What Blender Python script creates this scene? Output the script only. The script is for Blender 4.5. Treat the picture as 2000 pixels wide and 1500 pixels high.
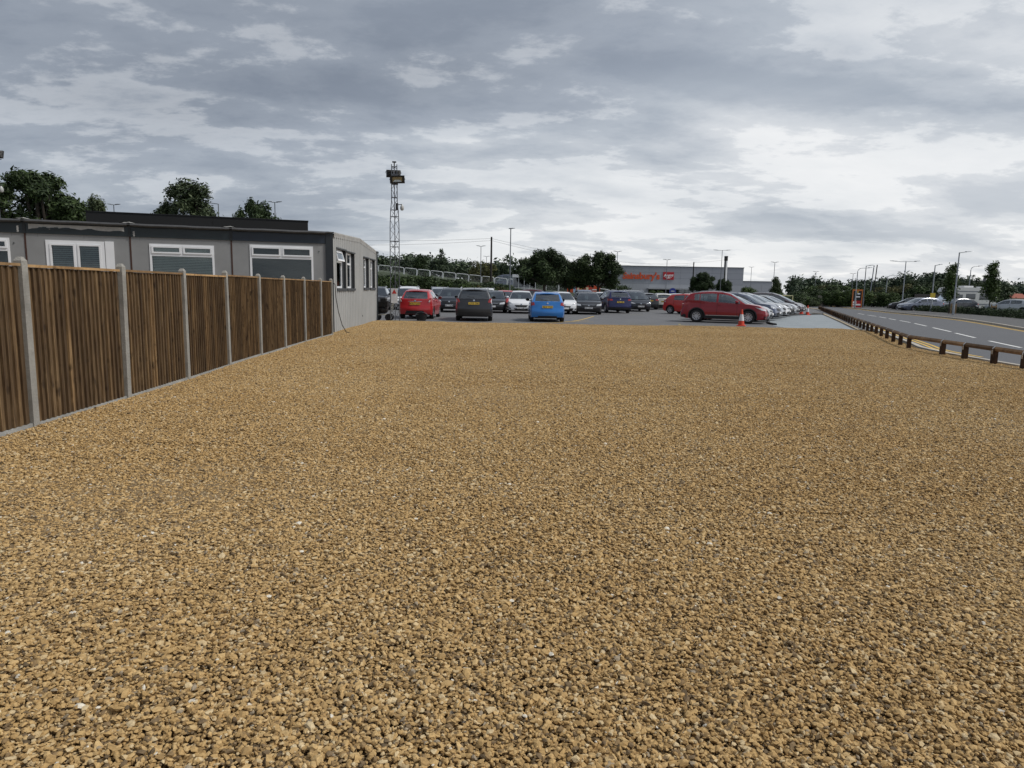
import bpy, bmesh, math, random
import numpy as np
from mathutils import Vector, Matrix

scene = bpy.context.scene
for o in list(bpy.data.objects):
    bpy.data.objects.remove(o)
C = scene.collection
R = math.radians
random.seed(7)
rng = np.random.default_rng(7)

# ------------------------------------------------------------------ camera
EYE = 1.55
pitch, roll = math.atan(184 / 1330.0), R(1.0)
up0 = Vector((0, math.sin(pitch), math.cos(pitch)))
fwd = Vector((0, math.cos(pitch), -math.sin(pitch)))
right = math.cos(roll) * Vector((1, 0, 0)) + math.sin(roll) * up0
up = -math.sin(roll) * Vector((1, 0, 0)) + math.cos(roll) * up0
cam = bpy.data.cameras.new('camera')
cam.sensor_width = 36.0
cam.lens = 1330 / 2000 * 36.0
cam.clip_start = 0.05
cam.clip_end = 5000
cam_ob = bpy.data.objects.new('camera', cam)
C.objects.link(cam_ob)
M = Matrix.Identity(4)
for i in range(3):
    M[i][0], M[i][1], M[i][2] = right[i], up[i], -fwd[i]
M[2][3] = EYE
cam_ob.matrix_world = M
scene.camera = cam_ob

# ------------------------------------------------------------------ view and sun
vs = scene.view_settings
vs.view_transform = 'Standard'
vs.look = 'None'
vs.exposure = 0.8
vs.gamma = 1.0
vs.use_curve_mapping = False
SUN_EL, SUN_AZ = R(52), R(100)          # azimuth clockwise from +Y: over the right shoulder
sun_dir = Vector((math.sin(SUN_AZ) * math.cos(SUN_EL), math.cos(SUN_AZ) * math.cos(SUN_EL), math.sin(SUN_EL)))
sun = bpy.data.lights.new('sun', 'SUN')
sun.energy = 1.5
sun.angle = R(10)
sun.color = (1.0, 0.96, 0.9)
sun_ob = bpy.data.objects.new('sun', sun)
sun_ob.rotation_euler = sun_dir.to_track_quat('Z', 'Y').to_euler()
C.objects.link(sun_ob)

# ------------------------------------------------------------------ world: broken overcast over a physical sky
world = bpy.data.worlds.new('World')
scene.world = world
world.use_nodes = True
wt = world.node_tree
wt.nodes.clear()
class NT:
    """small helper for wiring node trees"""
    def __init__(self, t): self.t = t
    def n(self, typ, **kw):
        nd = self.t.nodes.new(typ)
        for k, v in kw.items(): setattr(nd, k, v)
        return nd
    def l(self, a, b): self.t.links.new(a, b)
    def val(self, sock, v):
        if isinstance(v, (int, float)): sock.default_value = v
        elif isinstance(v, tuple): sock.default_value = v
        else: self.l(v, sock)
    def math(self, op, a, b=0.0, c=None, clamp=False):
        nd = self.n('ShaderNodeMath', operation=op, use_clamp=clamp)
        self.val(nd.inputs[0], a); self.val(nd.inputs[1], b)
        if c is not None: self.val(nd.inputs[2], c)
        return nd.outputs[0]
    def mix(self, f, a, b, blend='MIX'):
        nd = self.n('ShaderNodeMix', data_type='RGBA', blend_type=blend)
        self.val(nd.inputs[0], f)
        for i, v in ((6, a), (7, b)):
            if isinstance(v, tuple) and len(v) == 3: v = v + (1,)
            self.val(nd.inputs[i], v)
        return nd.outputs[2]
    def ramp(self, f, stops, interp='LINEAR'):
        nd = self.n('ShaderNodeValToRGB')
        nd.color_ramp.interpolation = interp
        while len(nd.color_ramp.elements) < len(stops): nd.color_ramp.elements.new(0.5)
        for e, (p, c) in zip(nd.color_ramp.elements, stops):
            e.position = p
            e.color = (c, c, c, 1) if isinstance(c, (int, float)) else tuple(c) + (1,)
        self.l(f, nd.inputs[0])
        return nd.outputs[0]
    def noise(self, vec, scale, detail=4, rough=0.55, dist=0.0, dim='3D'):
        nd = self.n('ShaderNodeTexNoise', noise_dimensions=dim)
        if vec is not None: self.l(vec, nd.inputs['Vector'])
        nd.inputs['Scale'].default_value = scale
        nd.inputs['Detail'].default_value = detail
        nd.inputs['Roughness'].default_value = rough
        nd.inputs['Distortion'].default_value = dist
        return nd.outputs[0]
w = NT(wt)
sky = w.n('ShaderNodeTexSky', sky_type='NISHITA', sun_disc=False, sun_elevation=SUN_EL, sun_rotation=SUN_AZ)
sky_c = w.mix(1.0, sky.outputs[0], (0.10, 0.10, 0.10), 'MULTIPLY')
tc = w.n('ShaderNodeTexCoord')
sep = w.n('ShaderNodeSeparateXYZ')
w.l(tc.outputs['Generated'], sep.inputs[0])
dx, dy, dz = sep.outputs
den = w.math('ADD', w.math('MAXIMUM', dz, 0.0), 0.20)
pc = w.n('ShaderNodeCombineXYZ')
w.l(w.math('DIVIDE', dx, den), pc.inputs[0])
w.l(w.math('DIVIDE', dy, den), pc.inputs[1])
mp = w.n('ShaderNodeMapping')
mp.inputs['Rotation'].default_value = (0, 0, R(-24))
mp.inputs['Scale'].default_value = (0.8, 1.25, 1)
mp.inputs['Location'].default_value = (7.3, 2.2, 0.0)
w.l(pc.outputs[0], mp.inputs['Vector'])
big = w.noise(mp.outputs[0], 0.60, 4, 0.5, 0.3)
med = w.noise(mp.outputs[0], 1.15, 12, 0.60, 0.15)
mp2 = w.n('ShaderNodeMapping')
mp2.inputs['Scale'].default_value = (0.85, 1.2, 1)
mp2.inputs['Rotation'].default_value = (0, 0, R(-16))
mp2.inputs['Location'].default_value = (14.0, 6.0, 0.0)
w.l(pc.outputs[0], mp2.inputs['Vector'])
low = w.noise(mp2.outputs[0], 1.55, 12, 0.62, 0.1)
# thinner cloud towards the hidden sun and the horizon under it
tow = w.math('MULTIPLY_ADD', dx, 0.40, w.math('MULTIPLY', dy, 0.05))
dens = w.math('ADD', w.math('MULTIPLY', big, 0.9), w.math('MULTIPLY', med, 0.72))
dens = w.math('SUBTRACT', dens, tow)
dens = w.math('ADD', dens, w.math('MULTIPLY', w.math('MINIMUM', dz, 0.42), 1.1))
cl = w.ramp(w.math('MULTIPLY_ADD', dens, 1.15, -0.575), [(0.0, (0.95, 0.95, 0.95)), (0.26, (0.80, 0.82, 0.84)), (0.48, (0.57, 0.61, 0.66)), (0.68, (0.435, 0.475, 0.535)), (1.0, (0.315, 0.35, 0.405))])
# ragged lower scud drifting under the sheet: dark bases with paler torn edges
scud = w.math('ADD', low, w.math('MULTIPLY', big, 0.30))
sm_ = w.ramp(scud, [(0.60, 0.0), (0.655, 0.55), (0.76, 1.0)], 'EASE')
edge = w.ramp(scud, [(0.50, 0.0), (0.59, 1.0), (0.65, 0.0)], 'EASE')
cl = w.mix(w.math('MULTIPLY', edge, 0.16), cl, (0.97, 0.97, 0.97))
cl = w.mix(w.math('MULTIPLY', sm_, 0.74), cl, w.mix(1.0, cl, (0.60, 0.635, 0.69), 'MULTIPLY'))
col = w.mix(0.94, sky_c, cl)
bg = w.n('ShaderNodeBackground')
bg.inputs['Strength'].default_value = 0.58
w.l(col, bg.inputs['Color'])
wo = w.n('ShaderNodeOutputWorld')
w.l(bg.outputs[0], wo.inputs['Surface'])

# ------------------------------------------------------------------ materials
MATS = {}
def new_mat(name):
    m = bpy.data.materials.new(name)
    m.use_nodes = True
    nt = NT(m.node_tree)
    b = m.node_tree.nodes['Principled BSDF']
    MATS[name] = m
    return m, nt, b
def mat(name, col, rough=0.6, var=0.12, scale=6.0, bump=0.0, bscale=40.0, metal=0.0, coat=0.0, spec=0.5, grime=0.0):
    if name in MATS: return MATS[name]
    m, t, b = new_mat(name)
    tcn = t.n('ShaderNodeTexCoord')
    vec = tcn.outputs['Object']
    a = tuple(max(0, c * (1 - var)) for c in col); d = tuple(min(1, c * (1 + var)) for c in col)
    f = t.ramp(t.noise(vec, scale, 5, 0.6), [(0.3, 0.0), (0.7, 1.0)])
    colr = t.mix(f, a, d)
    if grime:
        g = t.ramp(t.noise(vec, scale * 0.35, 6, 0.65, 0.4), [(0.45, 0.0), (0.75, 1.0)])
        colr = t.mix(t.math('MULTIPLY', g, grime), colr, tuple(c * 0.45 for c in col))
    t.l(colr, b.inputs['Base Color'])
    b.inputs['Roughness'].default_value = rough
    b.inputs['Metallic'].default_value = metal
    b.inputs['Coat Weight'].default_value = coat
    b.inputs['Coat Roughness'].default_value = 0.04
    b.inputs['Specular IOR Level'].default_value = spec
    if bump:
        bn = t.n('ShaderNodeBump')
        bn.inputs['Strength'].default_value = bump
        bn.inputs['Distance'].default_value = 0.01
        t.l(t.noise(vec, bscale, 4, 0.6), bn.inputs['Height'])
        t.l(bn.outputs[0], b.inputs['Normal'])
    return m

# ------------------------------------------------------------------ object helpers
def link(o, parent=None):
    C.objects.link(o)
    if parent is not None: o.parent = parent
    return o
def tag(o, label=None, cat=None, group=None, kind=None):
    if label: o['label'] = label
    if cat: o['category'] = cat
    if group: o['group'] = group
    if kind: o['kind'] = kind
    return o
def thing(name, label, cat, loc=(0, 0, 0), rz=0.0, group=None, scale=1.0):
    o = bpy.data.objects.new(name, None)
    o.empty_display_size = 0.2
    o.location = loc
    o.rotation_euler = (0, 0, rz)
    o.scale = (scale,) * 3 if isinstance(scale, (int, float)) else scale
    C.objects.link(o)
    return tag(o, label, cat, group)
class MB:
    """collects vertices and faces of one mesh"""
    def __init__(self): self.v, self.f = [], []
    def add(self, vs, fs):
        k = len(self.v)
        self.v += [tuple(p) for p in vs]
        self.f += [tuple(i + k for i in f) for f in fs]
        return self
    def box(self, x0, x1, y0, y1, z0, z1, m=None):
        vs = [Vector(p) for p in ((x0, y0, z0), (x1, y0, z0), (x1, y1, z0), (x0, y1, z0), (x0, y0, z1), (x1, y0, z1), (x1, y1, z1), (x0, y1, z1))]
        if m is not None: vs = [m @ p for p in vs]
        return self.add(vs, [(0, 3, 2, 1), (4, 5, 6, 7), (0, 1, 5, 4), (1, 2, 6, 5), (2, 3, 7, 6), (3, 0, 4, 7)])
    def tube(self, pts, rad, n=8, cap=True):
        pts = [Vector(p) for p in pts]
        if isinstance(rad, (int, float)): rad = [rad] * len(pts)
        vs, fs = [], []
        ref = Vector((0.0, 0.0, 1.0))
        for i, p in enumerate(pts):
            d = (pts[min(i + 1, len(pts) - 1)] - pts[max(i - 1, 0)]).normalized()
            a = d.cross(ref if abs(d.z) < 0.95 else Vector((1, 0, 0))).normalized()
            b = d.cross(a)
            for k in range(n):
                t = 2 * math.pi * k / n
                vs.append(p + rad[i] * (math.cos(t) * a + math.sin(t) * b))
        for i in range(len(pts) - 1):
            for k in range(n):
                fs.append((i * n + k, i * n + (k + 1) % n, (i + 1) * n + (k + 1) % n, (i + 1) * n + k))
        if cap:
            fs.append(tuple(range(n))); fs.append(tuple((len(pts) - 1) * n + k for k in reversed(range(n))))
        return self.add(vs, fs)
    def grid(self, rows, closed=False):
        n = len(rows[0])
        vs = [p for r in rows for p in r]
        fs = []
        for i in range(len(rows) - 1):
            for k in range(n if closed else n - 1):
                fs.append((i * n + k, i * n + (k + 1) % n, (i + 1) * n + (k + 1) % n, (i + 1) * n + k))
        return self.add(vs, fs)
    def lathe(self, prof, n=16, axis='Z', c=(0, 0, 0)):
        rows = []
        for r, h in prof:
            row = []
            for k in range(n):
                t = 2 * math.pi * k / n
                u, v = r * math.cos(t), r * math.sin(t)
                p = (u, v, h) if axis == 'Z' else ((u, h, v) if axis == 'Y' else (h, u, v))
                row.append((p[0] + c[0], p[1] + c[1], p[2] + c[2]))
            rows.append(row)
        return self.grid(rows, True)
    def mesh(self, name, m=None, smooth=False, angle=35, merge=0.0, fix=True):
        me = bpy.data.meshes.new(name)
        me.from_pydata(self.v, [], self.f)
        if fix or merge:
            bm = bmesh.new(); bm.from_mesh(me)
            if merge: bmesh.ops.remove_doubles(bm, verts=bm.verts, dist=merge)
            bmesh.ops.recalc_face_normals(bm, faces=bm.faces)
            bm.to_mesh(me); bm.free()
        if smooth:
            me.polygons.foreach_set('use_smooth', [True] * len(me.polygons))
            me.set_sharp_from_angle(angle=R(angle))
        if m is not None: me.materials.append(m)
        me.update()
        return me
    def obj(self, name, m=None, parent=None, **kw):
        return link(bpy.data.objects.new(name, self.mesh(name, m, **kw)), parent)
def use(name, me, parent=None, loc=(0, 0, 0), rot=(0, 0, 0), m=None, scale=None):
    """another object on a shared mesh"""
    o = bpy.data.objects.new(name, me)
    o.location = loc
    o.rotation_euler = rot
    if scale is not None: o.scale = scale
    if m is not None:
        o.material_slots[0].link = 'OBJECT'
        o.material_slots[0].material = m
    return link(o, parent)
def struct(o): o['kind'] = 'structure'; return o
def lettering(name, body, size, m, parent, loc, rot, extrude=0.01, offset=0.0, shear=0.0, spacing=1.0, center=True):
    cu = bpy.data.curves.new(name, 'FONT')
    cu.body = body; cu.size = size; cu.extrude = extrude; cu.offset = offset; cu.shear = shear; cu.space_character = spacing
    cu.resolution_u = 3
    if center: cu.align_x = 'CENTER'; cu.align_y = 'CENTER'
    cu.materials.append(m)
    tmp = bpy.data.objects.new(name, cu)
    me_ = bpy.data.meshes.new_from_object(tmp)
    bpy.data.objects.remove(tmp); bpy.data.curves.remove(cu)
    o = bpy.data.objects.new(name, me_)
    o.location = loc; o.rotation_euler = rot
    return link(o, parent)
def poly_sheet(name, pts, z, m, parent=None):
    me = bpy.data.meshes.new(name)
    bm = bmesh.new()
    vs = [bm.verts.new((x, y, z)) for x, y in pts]
    f = bm.faces.new(vs)
    bmesh.ops.triangulate(bm, faces=[f])
    bmesh.ops.recalc_face_normals(bm, faces=bm.faces)
    if sum(q.normal.z for q in bm.faces) < 0: bmesh.ops.reverse_faces(bm, faces=bm.faces)
    bm.to_mesh(me); bm.free()
    me.materials.append(m)
    return link(bpy.data.objects.new(name, me), parent)
def strip(name, path, w0, w1, z, m, parent=None, thick=None):
    """ribbon along a path between lateral offsets w0 and w1 (left of travel is positive)"""
    b = MB(); rows = []
    P = [Vector((p[0], p[1], 0)) for p in path]
    for i, p in enumerate(P):
        d = (P[min(i + 1, len(P) - 1)] - P[max(i - 1, 0)]).normalized()
        n = Vector((-d.y, d.x, 0))
        a, c = p + n * w0, p + n * w1
        if thick is None: rows.append([(a.x, a.y, z), (c.x, c.y, z)])
        else: rows.append([(a.x, a.y, z - thick), (a.x, a.y, z), (c.x, c.y, z), (c.x, c.y, z - thick)])
    b.grid(rows)
    o = b.obj(name, m, parent)
    if thick is None and sum(p.normal.z for p in o.data.polygons) < 0: o.data.flip_normals()
    return o
def smooth_path(pts, n=8):
    out = []
    P = [Vector((p[0], p[1], 0)) for p in pts]
    for i in range(len(P) - 1):
        p0, p1, p2, p3 = P[max(i - 1, 0)], P[i], P[i + 1], P[min(i + 2, len(P) - 1)]
        for k in range(n):
            t = k / n
            out.append(0.5 * ((2 * p1) + (p2 - p0) * t + (2 * p0 - 5 * p1 + 4 * p2 - p3) * t * t + (3 * p1 - p0 - 3 * p2 + p3) * t ** 3))
    out.append(P[-1])
    return [(p.x, p.y) for p in out]
# ================================================================== ground, road, gravel
def asphalt(name, base, patch, scale=0.35, rough=0.75):
    m, t, b = new_mat(name)
    pos = t.n('ShaderNodeNewGeometry').outputs['Position']
    f1 = t.ramp(t.noise(pos, scale, 6, 0.62, 0.4), [(0.35, 0.0), (0.68, 1.0)])
    f2 = t.noise(pos, 22, 3, 0.7)
    c = t.mix(f1, base, patch)
    c = t.mix(t.ramp(f2, [(0.3, 0.0), (0.72, 0.55)]), c, tuple(x * 1.6 for x in base))
    spk = t.ramp(t.noise(pos, 160, 2, 0.6), [(0.6, 0.0), (0.75, 0.5)])
    c = t.mix(spk, c, tuple(min(1, x * 2.6) for x in base))
    # tyre-worn streaks
    st = t.n('ShaderNodeMapping'); st.inputs['Scale'].default_value = (0.06, 1.6, 1); st.inputs['Rotation'].default_value = (0, 0, R(-12))
    t.l(pos, st.inputs['Vector'])
    sf = t.ramp(t.noise(st.outputs[0], 1.0, 6, 0.6), [(0.48, 0.0), (0.7, 0.5)])
    c = t.mix(sf, c, tuple(x * 1.55 for x in patch))
    t.l(c, b.inputs['Base Color'])
    b.inputs['Roughness'].default_value = rough
    bn = t.n('ShaderNodeBump'); bn.inputs['Strength'].default_value = 0.5; bn.inputs['Distance'].default_value = 0.006
    t.l(t.noise(pos, 130, 3, 0.7), bn.inputs['Height']); t.l(bn.outputs[0], b.inputs['Normal'])
    return m
M_LOT = asphalt('asphalt_old', (0.115, 0.115, 0.118), (0.085, 0.086, 0.09))
M_ROAD = asphalt('asphalt_road', (0.082, 0.084, 0.09), (0.068, 0.07, 0.076), 0.2)
M_PAVE = asphalt('asphalt_pavement', (0.075, 0.073, 0.072), (0.055, 0.055, 0.055), 0.6)
M_SLAB = asphalt('stone_dust', (0.24, 0.265, 0.28), (0.17, 0.195, 0.21), 0.8, 0.85)
M_KERB = mat('kerb_concrete', (0.42, 0.39, 0.34), 0.85, 0.18, 3.0, 0.4)
M_EDGE = mat('edging_concrete', (0.40, 0.33, 0.23), 0.85, 0.2, 3.0, 0.4)
M_YELLOW = mat('yellow_paint', (0.62, 0.40, 0.075), 0.7, 0.25, 9.0)
M_FADED = mat('faded_yellow_paint', (0.36, 0.31, 0.12), 0.8, 0.4, 5.0)
M_WHITE = mat('white_paint', (0.74, 0.74, 0.72), 0.7, 0.1, 9.0)
M_GRASS = mat('grass_ground', (0.036, 0.05, 0.022), 0.95, 0.4, 0.12)
M_EARTH = mat('earth', (0.19, 0.13, 0.065), 0.95, 0.3, 4.0, 0.5)

b = MB(); ring = 48
b.add([(0, 300, -0.06)] + [(2600 * math.cos(2 * math.pi * k / ring), 300 + 2600 * math.sin(2 * math.pi * k / ring), -0.06) for k in range(ring)],
      [(0, k + 1, (k + 1) % ring + 1) for k in range(ring)])
struct(b.obj('ground', M_GRASS))
# sales lot, with the supermarket car park running on behind it
RAIL0 = Vector((11.83, 20.34, 0)); RAIL_SLOPE = 0.394
def rail_x(y):
    return RAIL0.x + RAIL_SLOPE * (y - RAIL0.y) if y > RAIL0.y else 11.83 + (y - 20.34) * 0.105
def fence_x(y):
    return np.interp(y, [0, 5.15, 7.07, 8.92, 10.9, 12.86, 14.84, 16.76, 18.7, 20.48, 21.86, 23.1, 31.8, 34], [-4.82, -5.0, -5.06, -5.13, -5.25, -5.39, -5.51, -5.62, -5.71, -5.77, -5.81, -6.05, -6.37, -6.45])
struct(poly_sheet('lot', [(-30, 31.2), (rail_x(31.2) + 0.38, 31.2), (rail_x(84) + 0.38, 84), (-30, 84)], 0.0, M_LOT))
struct(poly_sheet('store_car_park', [(8, 84.02), (41.5, 84.02), (60, 84.02), (150, 250), (20, 250)], -0.004, M_LOT))
struct(poly_sheet('slab', [(15.6, 30.2), (12.7, 31.75), (12.9, 33.8), (13.8, 36.6), (15.0, 40), (16.2, 43.5), (17.5, 46.5), (19.3, 49.9), (22, 53.2), (24.6, 55.6), (25.2, 56.2), (22.0, 47.7), (18.5, 38.6), (15.9, 32.0)], 0.006, M_SLAB))
struct(poly_sheet('yard', [(-30, -6), (12, -6), (rail_x(14), 14), (rail_x(20.34), 20.34), (rail_x(31.5), 31.5), (-30, 31.5)], 0.004, M_EARTH))

N = smooth_path([(10.6, -4), (11.25, 8), (11.55, 14), (11.95, 18), (12.45, 20.5), (13.25, 22.5), (15.55, 28.4), (17.75, 33.8), (20.6, 41), (24.1, 50), (28.1, 60), (32.2, 72), (37.5, 90), (46, 120)])
Fp = smooth_path([(12, -4), (15.2, 8), (18.9, 18), (22.2, 26), (25.4, 33.9), (28.5, 40.8), (31.7, 48.8), (34.4, 58.5), (35.9, 64.8), (38.0, 72), (43.5, 90), (52, 120)])
struct(poly_sheet('road', N + Fp[::-1], -0.002, M_ROAD))
strip_o = strip('kerb', N, -0.02, 0.13, 0.05, M_KERB, thick=0.12); struct(strip_o)
struct(strip('kerb', Fp, -0.14, 0.02, 0.11, M_KERB, thick=0.2))
Pout = smooth_path([(20, -4), (24, 12), (28.5, 27), (31.2, 36), (36.7, 49.1), (40.2, 60), (41.5, 68), (43, 76), (48, 92), (56, 120)])
pv = MB(); k0 = min(len(Fp), len(Pout))
fi = [Fp[int(i * (len(Fp) - 1) / 60)] for i in range(61)]; po = [Pout[int(i * (len(Pout) - 1) / 60)] for i in range(61)]
pv.grid([[(a[0] + 0.1, a[1], 0.1), (c[0], c[1], 0.1)] for a, c in zip(fi, po)])
struct(pv.obj('pavement', M_PAVE))
for w0 in (0.22, 0.42):
    struct(strip('yellow_line', Fp, w0, w0 + 0.1, 0.004, M_YELLOW))
    struct(strip('yellow_line', N[24:], -w0 - 0.1, -w0, 0.004, M_YELLOW))
for (a, c) in [((14.0, 15.6), (15.2, 18.9)), ((16.2, 21.7), (17.4, 24.9)), ((18.1, 26.7), (19.45, 30.0)), ((19.95, 31.1), (21.5, 35.0)), ((22.2, 36.7), (23.6, 40.2)), ((24.1, 41.5), (25.2, 44.6)), ((25.55, 45.7), (26.35, 48.0)), ((26.8, 49.2), (27.6, 51.6)), ((28.1, 53), (29, 56)), ((29.5, 57.6), (30.5, 60.6))]:
    struct(strip('road_marking', [a, c], -0.06, 0.06, 0.004, M_WHITE))
# worn bay lines on the lot
for pts in ([(-1.5, 31.9), (0, 32.0), (1.4, 32.5), (2.6, 34.2), (3.6, 36.8), (5.0, 42.5)], [(2.5, 34.0), (3.3, 34.4), (4.1, 34.6)], [(2.9, 34.8), (3.5, 35.6), (4.0, 36.0)]):
    struct(strip('bay_line', smooth_path(pts, 5), -0.05, 0.05, 0.005, M_YELLOW))
for pts in ([(8.1, 33.2), (9.6, 32.7)], [(9.6, 33.3), (10.8, 32.9)], [(8.3, 34.1), (8.1, 33.2)], [(5.6, 33), (6.8, 32.7)], [(8, 46.8), (8.9, 46.7)], [(-0.6, 33.1), (0.2, 33.0)]):
    struct(strip('bay_line', pts, -0.05, 0.05, 0.005, M_FADED))
struct(strip('edging', [(rail_x(30.6) - 0.32, 30.6), (rail_x(40) - 0.34, 40), (rail_x(57) - 0.5, 57), (rail_x(58.4) - 1.3, 58.4)], -0.09, 0.09, 0.05, M_EDGE, thick=0.06))

# ---- gravel: patches of stones repeated in turned copies over the whole yard, one object
m, t, bs = new_mat('golden_gravel')
pos = t.n('ShaderNodeNewGeometry').outputs['Position']
at = t.n('ShaderNodeAttribute', attribute_name='tone')
tone = at.outputs['Fac']
c = t.ramp(tone, [(0.0, (0.12, 0.09, 0.055)), (0.10, (0.22, 0.155, 0.088)), (0.28, (0.38, 0.25, 0.11)), (0.55, (0.52, 0.35, 0.155)), (0.80, (0.62, 0.44, 0.215)), (0.93, (0.65, 0.52, 0.32)), (0.965, (0.36, 0.30, 0.22)), (1.0, (0.76, 0.72, 0.63))])
lf = t.ramp(t.noise(pos, 0.42, 4, 0.6), [(0.3, 0.0), (0.7, 1.0)])
c = t.mix(t.math('MULTIPLY', lf, 0.8), c, t.mix(1.0, c, (0.86, 0.80, 0.70), 'MULTIPLY'))
gr = t.ramp(t.noise(pos, 90, 4, 0.7), [(0.3, 0.66), (0.75, 1.22)])
c = t.mix(1.0, c, gr, 'MULTIPLY')
t.l(c, bs.inputs['Base Color'])
bs.inputs['Roughness'].default_value = 0.85
bs.inputs['Specular IOR Level'].default_value = 0.25
bn = t.n('ShaderNodeBump'); bn.inputs['Strength'].default_value = 0.5; bn.inputs['Distance'].default_value = 0.003
t.l(t.noise(pos, 320, 3, 0.6), bn.inputs['Height']); t.l(bn.outputs[0], bs.inputs['Normal'])
M_GRAVEL = m

ph = (1 + 5 ** 0.5) / 2
ICO = np.array([(-1, ph, 0), (1, ph, 0), (-1, -ph, 0), (1, -ph, 0), (0, -1, ph), (0, 1, ph), (0, -1, -ph), (0, 1, -ph), (ph, 0, -1), (ph, 0, 1), (-ph, 0, -1), (-ph, 0, 1)]) / (1 + ph * ph) ** 0.5
ICOF = np.array([(0, 11, 5), (0, 5, 1), (0, 1, 7), (0, 7, 10), (0, 10, 11), (1, 5, 9), (5, 11, 4), (11, 10, 2), (10, 7, 6), (7, 1, 8), (3, 9, 4), (3, 4, 2), (3, 2, 6), (3, 6, 8), (3, 8, 9), (4, 9, 5), (2, 4, 11), (6, 2, 10), (8, 6, 7), (9, 8, 1)])
TILE = 0.6
def stone_patch(n, seed):
    g = np.random.default_rng(seed)
    rad = np.clip(g.lognormal(math.log(0.0077), 0.36, n), 0.0033, 0.0185)
    sh = np.stack([g.uniform(0.95, 1.45, n), g.uniform(0.75, 1.05, n), g.uniform(0.40, 0.72, n)], 1)
    jit = 1 + g.uniform(-0.40, 0.36, (n, 12))
    v = ICO[None] * jit[..., None] * sh[:, None, :] * rad[:, None, None]
    # random tilt (mostly lying flat) and spin
    az = g.uniform(0, 2 * np.pi, n); ti = np.abs(g.normal(0, 0.42, n)); sp = g.uniform(0, 2 * np.pi, n)
    def rz(a):
        M = np.zeros((n, 3, 3)); M[:, 0, 0] = M[:, 1, 1] = np.cos(a); M[:, 0, 1] = -np.sin(a); M[:, 1, 0] = np.sin(a); M[:, 2, 2] = 1; return M
    def rx(a):
        M = np.zeros((n, 3, 3)); M[:, 1, 1] = M[:, 2, 2] = np.cos(a); M[:, 1, 2] = -np.sin(a); M[:, 2, 1] = np.sin(a); M[:, 0, 0] = 1; return M
    Mx = rz(az) @ rx(ti) @ rz(sp)
    v = np.einsum('nij,nkj->nki', Mx, v)
    p = np.stack([g.uniform(-TILE / 2, TILE / 2, n), g.uniform(-TILE / 2, TILE / 2, n), 0.007 + 0.025 * g.uniform(0, 1, n) ** 1.25], 1)
    v += p[:, None, :]
    tone = np.clip(g.normal(0.55, 0.245, n), 0.02, 0.93)
    odd = g.uniform(0, 1, n)
    tone[odd > 0.978] = 0.965; tone[odd > 0.995] = 1.0; tone[odd < 0.055] = 0.08
    return v.reshape(-1, 3), np.repeat(tone, 12), n
NVAR, NST = 6, 4300
allv, allf, tones, var = [], [], [], []
off = 0
for k in range(NVAR):
    v, tn, n = stone_patch(NST, 100 + k)
    f = (ICOF[None] + (np.arange(n) * 12)[:, None, None]).reshape(-1, 3) + off
    allv.append(v); allf.append(f); tones.append(tn); var.append(np.full(len(v), k)); off += len(v)
pts, idx, rots = [], [], []
ny = int(31.6 / TILE)
for j in range(ny + 1):
    y = 31.35 - j * TILE
    for i in range(0, 36):
        x = float(fence_x(y)) + 0.27 + i * TILE
        if x < fence_x(y) + 0.1 or x > rail_x(y) + TILE * 0.75 or y < -0.4: continue
        x = min(x, rail_x(y) - 0.08)
        z = 0.011 * math.sin(x * 0.9 + 1.3 * math.sin(y * 0.5)) + 0.008 * math.sin(y * 1.15 + x * 0.35) - 0.004
        pts.append((x, y + (random.uniform(-0.14, 0.16) if j == 0 else 0), z)); idx.append(random.randrange(NVAR)); rots.append(random.randrange(4) * math.pi / 2 + random.uniform(-0.05, 0.05))
V = np.concatenate(allv + [np.array(pts)]); Fc = np.concatenate(allf)
nproto = off; npts = len(pts)
me = bpy.data.meshes.new('gravel')
me.vertices.add(len(V)); me.vertices.foreach_set('co', V.astype(np.float32).ravel())
me.loops.add(len(Fc) * 3); me.loops.foreach_set('vertex_index', Fc.astype(np.int32).ravel())
me.polygons.add(len(Fc)); me.polygons.foreach_set('loop_start', np.arange(0, len(Fc) * 3, 3, dtype=np.int32))
me.update(calc_edges=True)
me.shade_flat()
def attr(name, typ, arr):
    a = me.attributes.new(name, typ, 'POINT'); a.data.foreach_set('value', arr)
attr('tone', 'FLOAT', np.concatenate(tones + [np.zeros(npts)]).astype(np.float32))
attr('patch', 'INT', np.concatenate(var + [np.full(npts, -1)]).astype(np.int32))
attr('pick', 'INT', np.concatenate([np.zeros(nproto), np.array(idx)]).astype(np.int32))
attr('spin', 'FLOAT', np.concatenate([np.zeros(nproto), np.array(rots)]).astype(np.float32))
me.materials.append(M_GRAVEL)
gravel = link(bpy.data.objects.new('gravel', me))
tag(gravel, 'golden crushed stone gravel spread over the whole yard', 'gravel', kind='stuff')
ng = bpy.data.node_groups.new('gravel_spread', 'GeometryNodeTree')
ng.interface.new_socket('Geometry', in_out='INPUT', socket_type='NodeSocketGeometry')
ng.interface.new_socket('Geometry', in_out='OUTPUT', socket_type='NodeSocketGeometry')
g = NT(ng)
gi, go = g.n('NodeGroupInput'), g.n('NodeGroupOutput')
def named(nm, typ):
    nd = g.n('GeometryNodeInputNamedAttribute', data_type=typ); nd.inputs['Name'].default_value = nm
    return [s for s in nd.outputs if s.enabled and s.name == 'Attribute'][0]
patch_a = named('patch', 'INT')
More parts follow.
